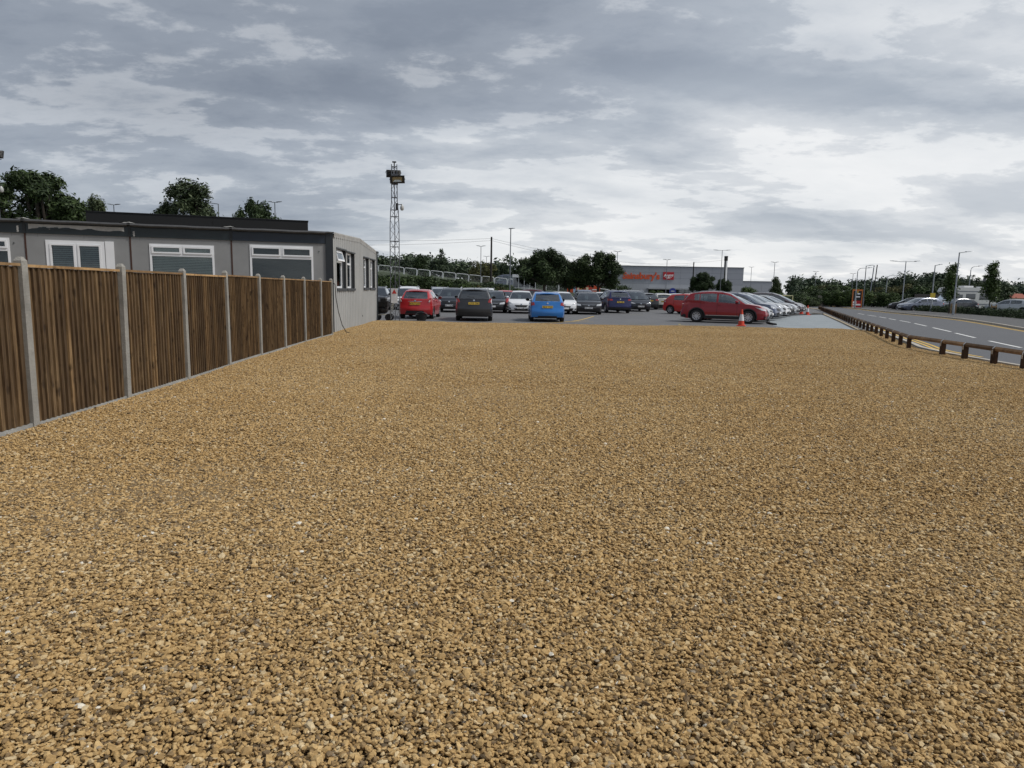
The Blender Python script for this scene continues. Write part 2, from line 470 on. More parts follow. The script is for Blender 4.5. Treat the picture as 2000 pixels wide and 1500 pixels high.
def pick_out(k):
    cmp = g.n('FunctionNodeCompare', data_type='INT', operation='EQUAL')
    ins = [s for s in cmp.inputs if s.enabled]
    g.l(patch_a, ins[0]); ins[1].default_value = k
    sp = g.n('GeometryNodeSeparateGeometry', domain='POINT')
    g.l(gi.outputs[0], sp.inputs[0]); g.l(cmp.outputs[0], sp.inputs['Selection'])
    return sp.outputs[0]
g2i = g.n('GeometryNodeGeometryToInstance')
for k in reversed(range(NVAR)): g.l(pick_out(k), g2i.inputs[0])
iop = g.n('GeometryNodeInstanceOnPoints')
g.l(pick_out(-1), iop.inputs['Points'])
g.l(g2i.outputs[0], iop.inputs['Instance'])
iop.inputs['Pick Instance'].default_value = True
g.l(named('pick', 'INT'), iop.inputs['Instance Index'])
cx = g.n('ShaderNodeCombineXYZ'); g.l(named('spin', 'FLOAT'), cx.inputs[2])
e2r = g.n('FunctionNodeEulerToRotation'); g.l(cx.outputs[0], e2r.inputs[0])
g.l(e2r.outputs[0], iop.inputs['Rotation'])
g.l(iop.outputs[0], go.inputs[0])
md = gravel.modifiers.new('spread', 'NODES'); md.node_group = ng
# ================================================================== timber fence with concrete posts
def wood_mat(name, dark, mid, light, axis_scale=(14, 14, 0.9)):
    m, t, b = new_mat(name)
    tcn = t.n('ShaderNodeTexCoord'); oi = t.n('ShaderNodeObjectInfo')
    ofs = t.n('ShaderNodeVectorMath', operation='ADD')
    sc = t.n('ShaderNodeVectorMath', operation='SCALE'); sc.inputs[0].default_value = (37.0, 11.0, 23.0)
    t.l(oi.outputs['Random'], sc.inputs['Scale'])
    t.l(tcn.outputs['Object'], ofs.inputs[0]); t.l(sc.outputs[0], ofs.inputs[1])
    mp_ = t.n('ShaderNodeMapping'); mp_.inputs['Scale'].default_value = axis_scale
    t.l(ofs.outputs[0], mp_.inputs['Vector'])
    grain = t.noise(mp_.outputs[0], 2.2, 7, 0.65, 0.9)
    c = t.ramp(grain, [(0.28, dark), (0.5, mid), (0.74, light)])
    kn = t.ramp(t.noise(ofs.outputs[0], 5.5, 2, 0.4), [(0.62, 0.0), (0.74, 1.0)])
    c = t.mix(t.math('MULTIPLY', kn, 0.75), c, tuple(x * 0.35 for x in dark))
    tone_ = t.ramp(oi.outputs['Random'], [(0.0, (0.6, 0.57, 0.55)), (0.3, (0.78, 0.75, 0.72)), (0.65, (1.0, 0.98, 0.95)), (0.9, (1.25, 1.2, 1.1)), (1.0, (1.55, 1.48, 1.35))])
    c = t.mix(1.0, c, tone_, 'MULTIPLY')
    st_ = t.ramp(t.noise(ofs.outputs[0], 1.4, 5, 0.6), [(0.42, 0.0), (0.7, 0.5)])
    c = t.mix(st_, c, tuple(x * 0.7 for x in dark))
    t.l(c, b.inputs['Base Color'])
    b.inputs['Roughness'].default_value = 0.8
    b.inputs['Specular IOR Level'].default_value = 0.25
    bn_ = t.n('ShaderNodeBump'); bn_.inputs['Strength'].default_value = 0.35; bn_.inputs['Distance'].default_value = 0.004
    t.l(grain, bn_.inputs['Height']); t.l(bn_.outputs[0], b.inputs['Normal'])
    return m
M_BOARD = wood_mat('treated_featheredge', (0.048, 0.028, 0.016), (0.145, 0.094, 0.048), (0.28, 0.195, 0.108))
M_CAPRAIL = wood_mat('treated_cap', (0.20, 0.12, 0.06), (0.34, 0.22, 0.11), (0.46, 0.32, 0.18), (2, 2, 2))
M_POST = mat('post_concrete', (0.285, 0.275, 0.25), 0.9, 0.22, 5.0, 0.8, 60, grime=0.35)
M_GBOARD = mat('gravel_board_concrete', (0.30, 0.30, 0.285), 0.9, 0.18, 4.0, 0.6, 50, grime=0.25)

posts_y = [3.2, 5.15, 7.07, 8.96, 10.9, 12.86, 14.82, 16.76, 18.68, 20.48, 21.86]
posts_xy = [(float(fence_x(y)), y) for y in posts_y]
fence = thing('timber_fence', 'brown featheredge timber fence panels between concrete posts', 'fence', (posts_xy[0][0], posts_xy[0][1], 0))
def loc_in(parent, p): return (p[0] - parent.location.x, p[1] - parent.location.y, p[2] - parent.location.z)
pm = MB()
hw, hd = 0.041, 0.047
pm.grid([[(-hw, -hd, z), (hw, -hd, z), (hw, hd, z), (-hw, hd, z)] for z in (-0.3, 1.74, 1.765)], True)
pm.grid([[(-hw, -hd, 1.765), (hw, -hd, 1.765), (hw, hd, 1.765), (-hw, hd, 1.765)], [(-0.02, -0.02, 1.805), (0.02, -0.02, 1.805), (0.02, 0.02, 1.805), (-0.02, 0.02, 1.805)]], True)
pm.add([(-0.02, -0.02, 1.805), (0.02, -0.02, 1.805), (0.02, 0.02, 1.805), (-0.02, 0.02, 1.805)], [(0, 1, 2, 3)])
post_me = pm.mesh('post', M_POST)
bh0, bh1 = 0.075, 1.70
# featheredge board: thick edge overlaps the next board's thin edge
bw = 0.104
bmb = MB()
rowsb = []
for z in (bh0, bh1):
    rowsb.append([(0.004, 0, z), (0.036, 0.003, z), (0.036, 0.016, z), (0.008, bw, z), (0.0, bw, z)])
bmb.grid(rowsb, True)
bmb.add(rowsb[1], [(0, 1, 2, 3, 4)])
board_me = bmb.mesh('board', M_BOARD)
for i in range(len(posts_xy) - 1):
    a, c = Vector((*posts_xy[i], 0)), Vector((*posts_xy[i + 1], 0))
    d = (c - a); ln = d.length; d.normalize()
    ang = math.atan2(d.y, d.x) - math.pi / 2          # local +Y runs along the fence, local +X faces the yard
    lift = random.uniform(-0.012, 0.012)
    o = use('post', post_me, fence, loc_in(fence, (a.x, a.y, lift)), (random.uniform(-0.006, 0.006), random.uniform(-0.008, 0.008), ang))
    L0, L1 = 0.05, ln - 0.05
    mid = loc_in(fence, (a.x, a.y, lift))
    gbm = MB().box(-0.03, 0.03, L0, L1, -0.1, 0.07)
    gb = gbm.obj('gravel_board', M_GBOARD, fence); gb.location = mid; gb.rotation_euler = (0, 0, ang)
    pf = MB()
    for z in (0.35, 0.9, 1.45): pf.box(-0.05, -0.012, L0, L1, z, z + 0.07)
    pf.box(-0.05, -0.012, L0, L0 + 0.03, bh0, bh1 - 0.01); pf.box(-0.05, -0.012, L1 - 0.03, L1, bh0, bh1 - 0.01)
    panel = pf.obj('fence_panel', M_BOARD, fence); panel.location = mid; panel.rotation_euler = (0, 0, ang)
    cr = MB().box(-0.052, 0.034, L0, L1, bh1 + 0.002, bh1 + 0.03)
    use('cap_rail', cr.mesh('cap_rail', M_CAPRAIL), panel)
    n = int(round((L1 - L0) / 0.0875)); st = (L1 - L0 - 0.012) / n
    for k in range(n):
        use('board', board_me, panel, (-0.012 + random.uniform(0, 0.003), L0 + 0.002 + k * st, random.uniform(-0.004, 0.0)), (0, random.uniform(-0.0015, 0.0015), 0))
o = use('post', post_me, fence, loc_in(fence, (posts_xy[-1][0], posts_xy[-1][1], 0)), (0, 0, 0))

# cable hanging from the last post to the gravel
cb = MB().tube([(-5.79, 21.9, 1.72), (-5.72, 22.0, 1.62), (-5.72, 22.1, 1.2), (-5.70, 22.3, 0.75), (-5.66, 22.6, 0.3), (-5.58, 22.8, 0.06), (-5.5, 22.9, 0.03)], 0.013, 6)
cable = cb.obj('cable', mat('cable_rubber', (0.02, 0.018, 0.016), 0.6)); tag(cable, 'dark cable drooping from the last concrete fence post to the gravel', 'cable')

# ================================================================== modular office
M_CLAD = mat('grey_panel', (0.265, 0.268, 0.27), 0.65, 0.08, 1.3, 0.08, 20, grime=0.28)
M_RIB = mat('ribbed_cladding', (0.385, 0.39, 0.385), 0.55, 0.06, 0.8, grime=0.22)
M_FASCIA = mat('dark_fascia', (0.018, 0.027, 0.032), 0.45, 0.15, 2.0)
M_FASCIA2 = mat('navy_fascia', (0.014, 0.022, 0.036), 0.45, 0.15, 2.0)
M_JOINT = mat('brown_joint', (0.055, 0.022, 0.014), 0.7)
M_UPVC = mat('white_upvc', (0.80, 0.81, 0.83), 0.35, 0.04, 2.0)
M_FELT = mat('roof_felt', (0.10, 0.10, 0.10), 0.9, 0.3, 3.0, 0.4)
M_TORN = mat('exposed_board', (0.42, 0.41, 0.39), 0.85, 0.2, 5.0)
M_BLACKBOX = mat('black_cladding', (0.0045, 0.0045, 0.005), 0.7, 0.2, 1.0)
M_FLASH = mat('zinc_flashing', (0.34, 0.33, 0.31), 0.55, 0.25, 3.0, grime=0.5)
M_DARKREV = mat('dark_reveal', (0.045, 0.05, 0.055), 0.6)
M_BLIND = mat('blind_pale', (0.86, 0.88, 0.87), 0.6, 0.05)
M_BLIND2 = mat('blind_grey', (0.05, 0.058, 0.058), 0.6, 0.05)
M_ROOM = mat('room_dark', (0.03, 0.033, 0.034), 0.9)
def glass_mat(name, tint, opac, rough=0.03):
    m, t, b = new_mat(name)
    nt = m.node_tree; nt.nodes.remove(b)
    out = nt.nodes['Material Output']
    tr = t.n('ShaderNodeBsdfTransparent'); tr.inputs[0].default_value = tint + (1,)
    gl = t.n('ShaderNodeBsdfGlossy'); gl.inputs['Roughness'].default_value = rough; gl.inputs['Color'].default_value = (0.9, 0.95, 1.0, 1)
    fr = t.n('ShaderNodeFresnel'); fr.inputs[0].default_value = 1.52
    mx = t.n('ShaderNodeMixShader')
    t.l(t.math('ADD', fr.outputs[0], opac, clamp=True), mx.inputs[0])
    t.l(tr.outputs[0], mx.inputs[1]); t.l(gl.outputs[0], mx.inputs[2])
    t.l(mx.outputs[0], out.inputs['Surface'])
    return m
M_PANE = glass_mat('window_glass', (0.80, 0.84, 0.83), 0.0)
CR = Vector((-6.05, 23.1, 0))
FD = Vector((-math.cos(R(18)), -math.sin(R(18)), 0)); FN = Vector((FD.y * -1, FD.x, 0))   # along the front, and out of it
if FN.y > 0: FN = -FN
ED = Vector((-0.32 / 8.71, 8.70 / 8.71, 0)); EN = Vector((ED.y, -ED.x, 0))
office = thing('modular_office', 'single storey grey modular office with dark fascia and white framed windows', 'office', tuple(CR))
def fr_m(): return Matrix(((FD.x, -FN.x, 0, 0), (FD.y, -FN.y, 0, 0), (0, 0, 1, 0), (0, 0, 0, 1)))   # local x along the front, y into the building
FM = fr_m()
EM = Matrix(((ED.x, -EN.x, 0, 0), (ED.y, -EN.y, 0, 0), (0, 0, 1, 0), (0, 0, 0, 1)))
FLEN = 13.2
def wall_holes(mb, s0, s1, z0, z1, holes, m, y0=0.0, y1=0.12):
    """wall slab with rectangular openings"""
    xs = sorted({s0, s1, *[h[0] for h in holes], *[h[1] for h in holes]}); zs_ = sorted({z0, z1, *[h[2] for h in holes], *[h[3] for h in holes]})
    for i in range(len(xs) - 1):
        for j in range(len(zs_) - 1):
            cx_, cz = (xs[i] + xs[i + 1]) / 2, (zs_[j] + zs_[j + 1]) / 2
            if cx_ < s0 or cx_ > s1 or any(h[0] < cx_ < h[1] and h[2] < cz < h[3] for h in holes): continue
            mb.add([m @ Vector(p) for p in ((xs[i], y0, zs_[j]), (xs[i + 1], y0, zs_[j]), (xs[i + 1], y0, zs_[j + 1]), (xs[i], y0, zs_[j + 1]))], [(0, 1, 2, 3)])
    for h in holes:
        for p, q in (((h[0], h[2]), (h[1], h[2])), ((h[1], h[2]), (h[1], h[3])), ((h[1], h[3]), (h[0], h[3])), ((h[0], h[3]), (h[0], h[2]))):
            mb.add([m @ Vector(v) for v in ((p[0], y0, p[1]), (q[0], y0, q[1]), (q[0], y1, q[1]), (p[0], y1, p[1]))], [(0, 1, 2, 3)])
    return mb
fh = [(0.64, 2.60, 1.12, 2.85), (3.66, 5.50, 1.12, 2.77), (6.72, 8.26, 0.3, 2.78), (9.17, 11.0, 1.12, 2.80)]
wall_holes(MB(), 0.22, FLEN, 0.0, 2.96, fh, FM).obj('front_wall', M_CLAD, office, fix=False)
# panel joints: slim vertical lines, brown strips between modules
for s in (3.14, 6.02, 8.77, 11.6):
    MB().box(s - 0.022, s + 0.022, -0.012, 0.01, 0.0, 2.95, FM).obj('joint_strip', M_JOINT, office)
M_SEAM = mat('panel_seam', (0.20, 0.2, 0.19), 0.7)
for s in (0.5, 1.7, 2.85, 3.45, 4.6, 5.75, 7.25, 8.45, 9.1):
    MB().box(s - 0.006, s + 0.006, -0.006, 0.006, 2.86, 2.95, FM).obj('panel_seam', M_SEAM, office)
edges = [0.0, 3.14, 6.02, 8.77, 11.6, FLEN]
for i in range(5):
    s0, s1 = edges[i] + (0.24 if i == 0 else 0.04), edges[i + 1] - 0.04
    MB().box(s0, s1, -0.03, 0.03, 2.955, 3.30, FM).obj('fascia', M_FASCIA2 if i == 0 else M_FASCIA, office)
    MB().box(edges[i + 1] - 0.038, edges[i + 1] + 0.038, -0.045, 0.03, 2.95, 3.31, FM).obj('fascia_joint', mat('fascia_joint_dark', (0.012, 0.014, 0.016), 0.5), office)
    MB().box(edges[i] + 0.0, edges[i + 1], -0.10, 0.05, 3.305, 3.345, FM).obj('roof_edge', M_FELT, office)
    b = MB(); rr = []
    for k in range(7):
        s = s0 + (s1 - s0) * k / 6
        rr.append([FM @ Vector((s, -0.10 - 0.055 * math.sin(math.pi * q / 4), 3.30 + 0.05 * math.cos(math.pi * q / 4) + 0.006 * math.sin(k * 2.1 + i))) for q in range(5)])
    b.grid(rr).obj('gutter', mat('gutter_grey', (0.06, 0.06, 0.062), 0.6, 0.2), office, smooth=True)
# torn strip on one fascia, pale board showing
b = MB(); random.seed(3); top, bot = [], []
for k in range(27):
    s = 6.16 + (8.66 - 6.16) * k / 26
    lo = 3.10 - 0.0 + 0.035 * math.sin(k * 0.9) * random.uniform(0.2, 1) + (0.03 if 8 < k < 20 else 0)
    top.append(FM @ Vector((s, -0.036, 3.225))); bot.append(FM @ Vector((s, -0.036, lo)))
b.grid([bot, top]).obj('torn_patch', M_TORN, office)
b = MB(); 
for k in range(9):
    s = 7.5 + k * 0.1
    b.box(s, s + 0.1, -0.05, -0.038, 3.10 - 0.012 * (k % 3), 3.125 + 0.012 * ((k * 2) % 3), FM)
b.obj('loose_flap', M_FASCIA, office)
for s, z0, z1 in ((5.9, 2.97, 3.12), (8.93, 2.98, 3.16)):
    b = MB(); b.grid([[FM @ Vector((s - 0.02 - 0.012 * (k % 2), -0.036, z0 + (z1 - z0) * k / 5)), FM @ Vector((s + 0.02 + 0.01 * ((k + 1) % 2), -0.036, z0 + (z1 - z0) * k / 5))] for k in range(6)])
    b.obj('peeled_paint', M_TORN, office)
for s in (8.8, 6.05, 3.2):
    b = MB(); rr = []
    for k in range(6):
        a = k / 5
        rr.append([FM @ Vector((s - 0.22 + 0.44 * a, -0.12 + 0.1 * q, 3.35 + 0.035 * math.sin(math.pi * a) * (1 if q else 0.4) + 0.008 * ((k * 7 + q * 3) % 3))) for q in range(3)])
    b.grid(rr).obj('lifted_felt', mat('pale_felt', (0.5, 0.49, 0.46), 0.8, 0.3, 8.0), office)
MB().box(0.0, 0.235, -0.05, 0.1, 0.0, 3.3, FM).obj('corner_post', mat('corner_dark', (0.015, 0.02, 0.026), 0.5), office)
# windows
def window(s0, s1, z0, z1, m, transom=None, mullions=(), blind=None, opening=None, depth=0.05, fw=0.06):
    b = MB()
    y0, y1 = -0.02, depth + 0.03
    b.box(s0, s0 + fw, y0, y1, z0, z1, m); b.box(s1 - fw, s1, y0, y1, z0, z1, m)
    b.box(s0 + fw, s1 - fw, y0, y1, z1 - fw, z1, m); b.box(s0 + fw, s1 - fw, y0, y1, z0, z0 + fw, m)
    fo = b.obj('window', M_UPVC, office)
    panes = []
    xs = [s0 + fw] + list(mullions) + [s1 - fw]
    if transom:
        MB().box(s0 + fw, s1 - fw, y0 + 0.003, y1 - 0.003, transom - 0.04, transom + 0.04, m).obj('transom', M_UPVC, fo)
        zt0 = transom + 0.04
        panes.append((s0 + fw, s1 - fw, z0 + fw, transom - 0.04, 0))
    else: zt0 = z0 + fw
    for i in range(len(xs) - 1):
        a, c = xs[i] + (0.03 if i else 0), xs[i + 1] - (0.03 if i < len(xs) - 2 else 0)
        if i: MB().box(xs[i] - 0.03, xs[i] + 0.03, y0 + 0.002, y1 - 0.002, zt0, z1 - fw, m).obj('mullion', M_UPVC, fo)
        panes.append((a, c, zt0, z1 - fw, 0.05))
    for (a, c, p, q, sash) in panes:
        if sash:
            sb = MB()
            sb.box(a + 0.002, a + sash, y0 - 0.02, y0 + 0.03, p + 0.002, q - 0.002, m); sb.box(c - sash, c - 0.002, y0 - 0.02, y0 + 0.03, p + 0.002, q - 0.002, m)
            sb.box(a + sash, c - sash, y0 - 0.02, y0 + 0.03, q - sash, q - 0.002, m); sb.box(a + sash, c - sash, y0 - 0.02, y0 + 0.03, p + 0.002, p + sash, m)
            sb.obj('sash', M_UPVC, fo)
            a, c, p, q = a + sash, c - sash, p + sash, q - sash
        MB().box(a, c, 0.018, 0.026, p, q, m).obj('pane', M_PANE, fo)
    if blind:
        bm_, pitch_, zb = blind
        b = MB(); z = z1 - fw - 0.02
        while z > zb:
            b.add([m @ Vector(p) for p in ((s0 + fw, 0.10, z), (s1 - fw, 0.10, z), (s1 - fw, 0.118, z - pitch_ * 0.78), (s0 + fw, 0.118, z - pitch_ * 0.78))], [(0, 1, 2, 3)])
            z -= pitch_
        b.obj('blind', bm_, fo, fix=False)
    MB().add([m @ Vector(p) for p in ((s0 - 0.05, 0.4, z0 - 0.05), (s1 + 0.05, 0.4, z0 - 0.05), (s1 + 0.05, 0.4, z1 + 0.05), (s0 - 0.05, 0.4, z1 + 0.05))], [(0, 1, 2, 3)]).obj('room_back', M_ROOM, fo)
    return fo
window(0.64, 2.60, 1.12, 2.85, FM, 2.46, (1.63,), (M_BLIND2, 0.05, 1.2))
window(3.66, 5.50, 1.12, 2.77, FM, 2.44, (4.58,), (M_BLIND, 0.05, 1.2))
w1 = window(6.72, 8.26, 0.3, 2.78, FM, None, (7.47,), (mat('curtain_grey', (0.35, 0.39, 0.42), 0.7), 0.06, 0.5), fw=0.1)
window(9.17, 11.0, 1.12, 2.80, FM, 2.46, (10.05,), (M_BLIND2, 0.05, 1.2))
MB().box(6.47, 6.70, -0.03, 0.0, 0.6, 2.79, FM).obj('infill_board', M_UPVC, office)
for s, z in ((0.45, 2.70), (9.06, 2.66)):
    MB().box(s - 0.012, s + 0.012, -0.02, 0.0, z - 0.015, z + 0.015, FM).obj('screw_cap', M_FASCIA, office)
# end wall: ribbed sheet under a shallow ridge
def ridge_z(s): return 3.34 + (3.48 - 3.34) * s / 4.75 if s < 4.75 else 3.48 - (3.48 - 3.20) * (s - 4.75) / (8.72 - 4.75)
eh = [(0.38, 1.90, 1.50, 2.83), (2.10, 3.50, 1.50, 2.80), (5.48, 6.66, 1.53, 2.76), (7.05, 8.26, 1.53, 2.75)]
b = MB(); s = 0.03; i = 0
prof = [(0.0, 0.0), (0.17, 0.0), (0.195, -0.04), (0.285, -0.04), (0.31, 0.0)]
cols = []
while s < 8.70:
    for ds, y in prof[:4]:
        if s + ds < 8.70: cols.append((s + ds, y))
    s += 0.31
cols.append((8.70, 0.0))
ss = sorted(set([c[0] for c in cols] + [h[k] for h in eh for k in (0, 1)]))
def ry(s_):
    for k in range(len(cols) - 1):
        if cols[k][0] <= s_ <= cols[k + 1][0]:
            t_ = (s_ - cols[k][0]) / max(1e-6, cols[k + 1][0] - cols[k][0]); return cols[k][1] * (1 - t_) + cols[k + 1][1] * t_
    return 0.0
for k in range(len(ss) - 1):
    a, c = ss[k], ss[k + 1]; mid_ = (a + c) / 2
    segs = [(0.0, None)]
    hole = next((h for h in eh if h[0] < mid_ < h[1]), None)
    parts = [(0.0, 0.0, hole[2], hole[2]), (hole[3], hole[3], ridge_z(a) - 0.10, ridge_z(c) - 0.10)] if hole else [(0.0, 0.0, ridge_z(a) - 0.10, ridge_z(c) - 0.10)]
    for (za, zc, zb, zd) in parts:
        b.add([EM @ Vector(p) for p in ((a, ry(a), za), (c, ry(c), zc), (c, ry(c), zd), (a, ry(a), zb))], [(0, 1, 2, 3)])
b.obj('ribbed_wall', M_RIB, office, fix=False)
for n0, n1 in ((0.02, 1.6), (1.6, 3.2), (3.2, 4.75), (4.75, 6.1), (6.1, 7.4), (7.4, 8.72)):
    b = MB(); rr = []
    for s_ in (n0 + 0.004, n1 - 0.004):
        z = ridge_z(s_)
        rr.append([EM @ Vector(p) for p in ((s_, -0.035, z - 0.16), (s_, -0.045, z - 0.02), (s_, -0.03, z + 0.012), (s_, 0.25, z + 0.03))])
    b.grid(rr).obj('flashing', M_FLASH, office)
b = MB()
lipx = [ridge_z(0), ridge_z(4.75), ridge_z(8.72)]
rr = []
for s_ in (0.0, 2.4, 4.75, 6.8, 8.72):
    rr.append([EM @ Vector((s_, 0.25, ridge_z(s_) + 0.022)), EM @ Vector((s_, 4.0, ridge_z(s_) + 0.02)), EM @ Vector((s_ + (-3.4 if s_ < 4 else -3.9 if s_ < 6 else -4.0), 13.0, ridge_z(s_) + 0.0))])
b.grid(rr).obj('roof', M_FELT, office)
for (h, nm) in zip(eh, 'abcd'):
    b = MB()
    s0, s1, z0, z1 = h
    for p, q in (((s0, z0), (s1, z0)), ((s1, z0), (s1, z1)), ((s1, z1), (s0, z1)), ((s0, z1), (s0, z0))):
        b.add([EM @ Vector(v) for v in ((p[0], -0.035, p[1]), (q[0], -0.035, q[1]), (q[0], 0.16, q[1]), (p[0], 0.16, p[1]))], [(0, 1, 2, 3)])
    b.box(s0 - 0.08, s1 + 0.08, -0.06, -0.03, z1, z1 + 0.05, EM); b.box(s0 - 0.04, s1 + 0.04, -0.065, 0.0, z0 - 0.09, z0 - 0.002, EM)
    b.box(s1 - 0.36, s1 - 0.003, 0.06, 0.085, z0 + 0.003, z1 - 0.003, EM)
    b.obj('window_surround', M_DARKREV, office, fix=False)
    s1w = s1 - 0.37
    fo = MB(); fw = 0.07
    fo.box(s0 + 0.003, s0 + fw, 0.04, 0.10, z0 + 0.003, z1 - 0.003, EM); fo.box(s1w - fw, s1w, 0.04, 0.10, z0 + 0.003, z1 - 0.003, EM)
    zt_ = z0 + (z1 - z0) * 0.66
    for z in (z0 + 0.003, zt_, z1 - 0.07): fo.box(s0 + fw, s1w - fw, 0.042, 0.098, z, z + 0.065, EM)
    f = fo.obj('window', M_UPVC, office)
    MB().box(s0 + fw, s1w - fw, 0.066, 0.074, z0 + 0.07, zt_, EM).obj('pane', M_PANE, f)
    if nm == 'a':
        hm = EM @ Matrix.Translation((0, 0.03, z1 - 0.06)) @ Matrix.Rotation(R(-16), 4, 'X')
        sa = MB(); H_ = z1 - zt_ - 0.1
        sa.box(s0 + 0.05, s0 + 0.11, -0.02, 0.02, -H_, 0, hm); sa.box(s1w - 0.1, s1w - 0.04, -0.02, 0.02, -H_, 0, hm); sa.box(s0 + 0.11, s1w - 0.1, -0.02, 0.02, -H_, -H_ + 0.06, hm); sa.box(s0 + 0.11, s1w - 0.1, -0.02, 0.02, -0.06, 0, hm)
        so = sa.obj('open_sash', M_UPVC, f)
        MB().box(s0 + 0.11, s1w - 0.1, -0.004, 0.004, -H_ + 0.06, -0.06, hm).obj('pane', M_PANE, f)
    else: MB().box(s0 + fw, s1w - fw, 0.066, 0.074, zt_ + 0.065, z1 - 0.07, EM).obj('pane', M_PANE, f)
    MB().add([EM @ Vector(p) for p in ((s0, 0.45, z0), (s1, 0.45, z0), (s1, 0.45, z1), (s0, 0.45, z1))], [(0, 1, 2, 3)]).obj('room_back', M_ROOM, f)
MB().box(8.70, 8.83, -0.06, 0.08, 0.0, 3.10, EM).obj('corner_post', M_FASCIA, office)
b = MB().box(8.66, 9.05, -0.09, 0.2, 3.10, 3.19, EM); b.obj('gutter_end', M_FASCIA, office)
MB().tube([EM @ Vector(p) for p in ((8.9, -0.02, 3.12), (8.9, -0.02, 1.5), (8.9, -0.02, 0.0))], 0.04, 8).obj('downpipe', M_FASCIA, office)
MB().box(5.0, 5.06, -0.05, -0.02, 0.35, 0.42, EM).obj('outlet', M_FASCIA, office)
# raised black roof unit set back from the eaves
BM = FM
b = MB().box(0.72, 3.9, 2.4, 4.6, 3.42, 3.87, BM); b.obj('roof_unit', M_BLACKBOX, office)
b = MB().box(3.905, 7.75, 2.4, 4.6, 3.42, 3.865, BM); b.obj('roof_unit', M_BLACKBOX, office)
b = MB().box(0.70, 7.77, 2.38, 4.62, 3.872, 3.895, BM); b.obj('roof_unit_cap', mat('black_trim', (0.012, 0.012, 0.013), 0.5), office)
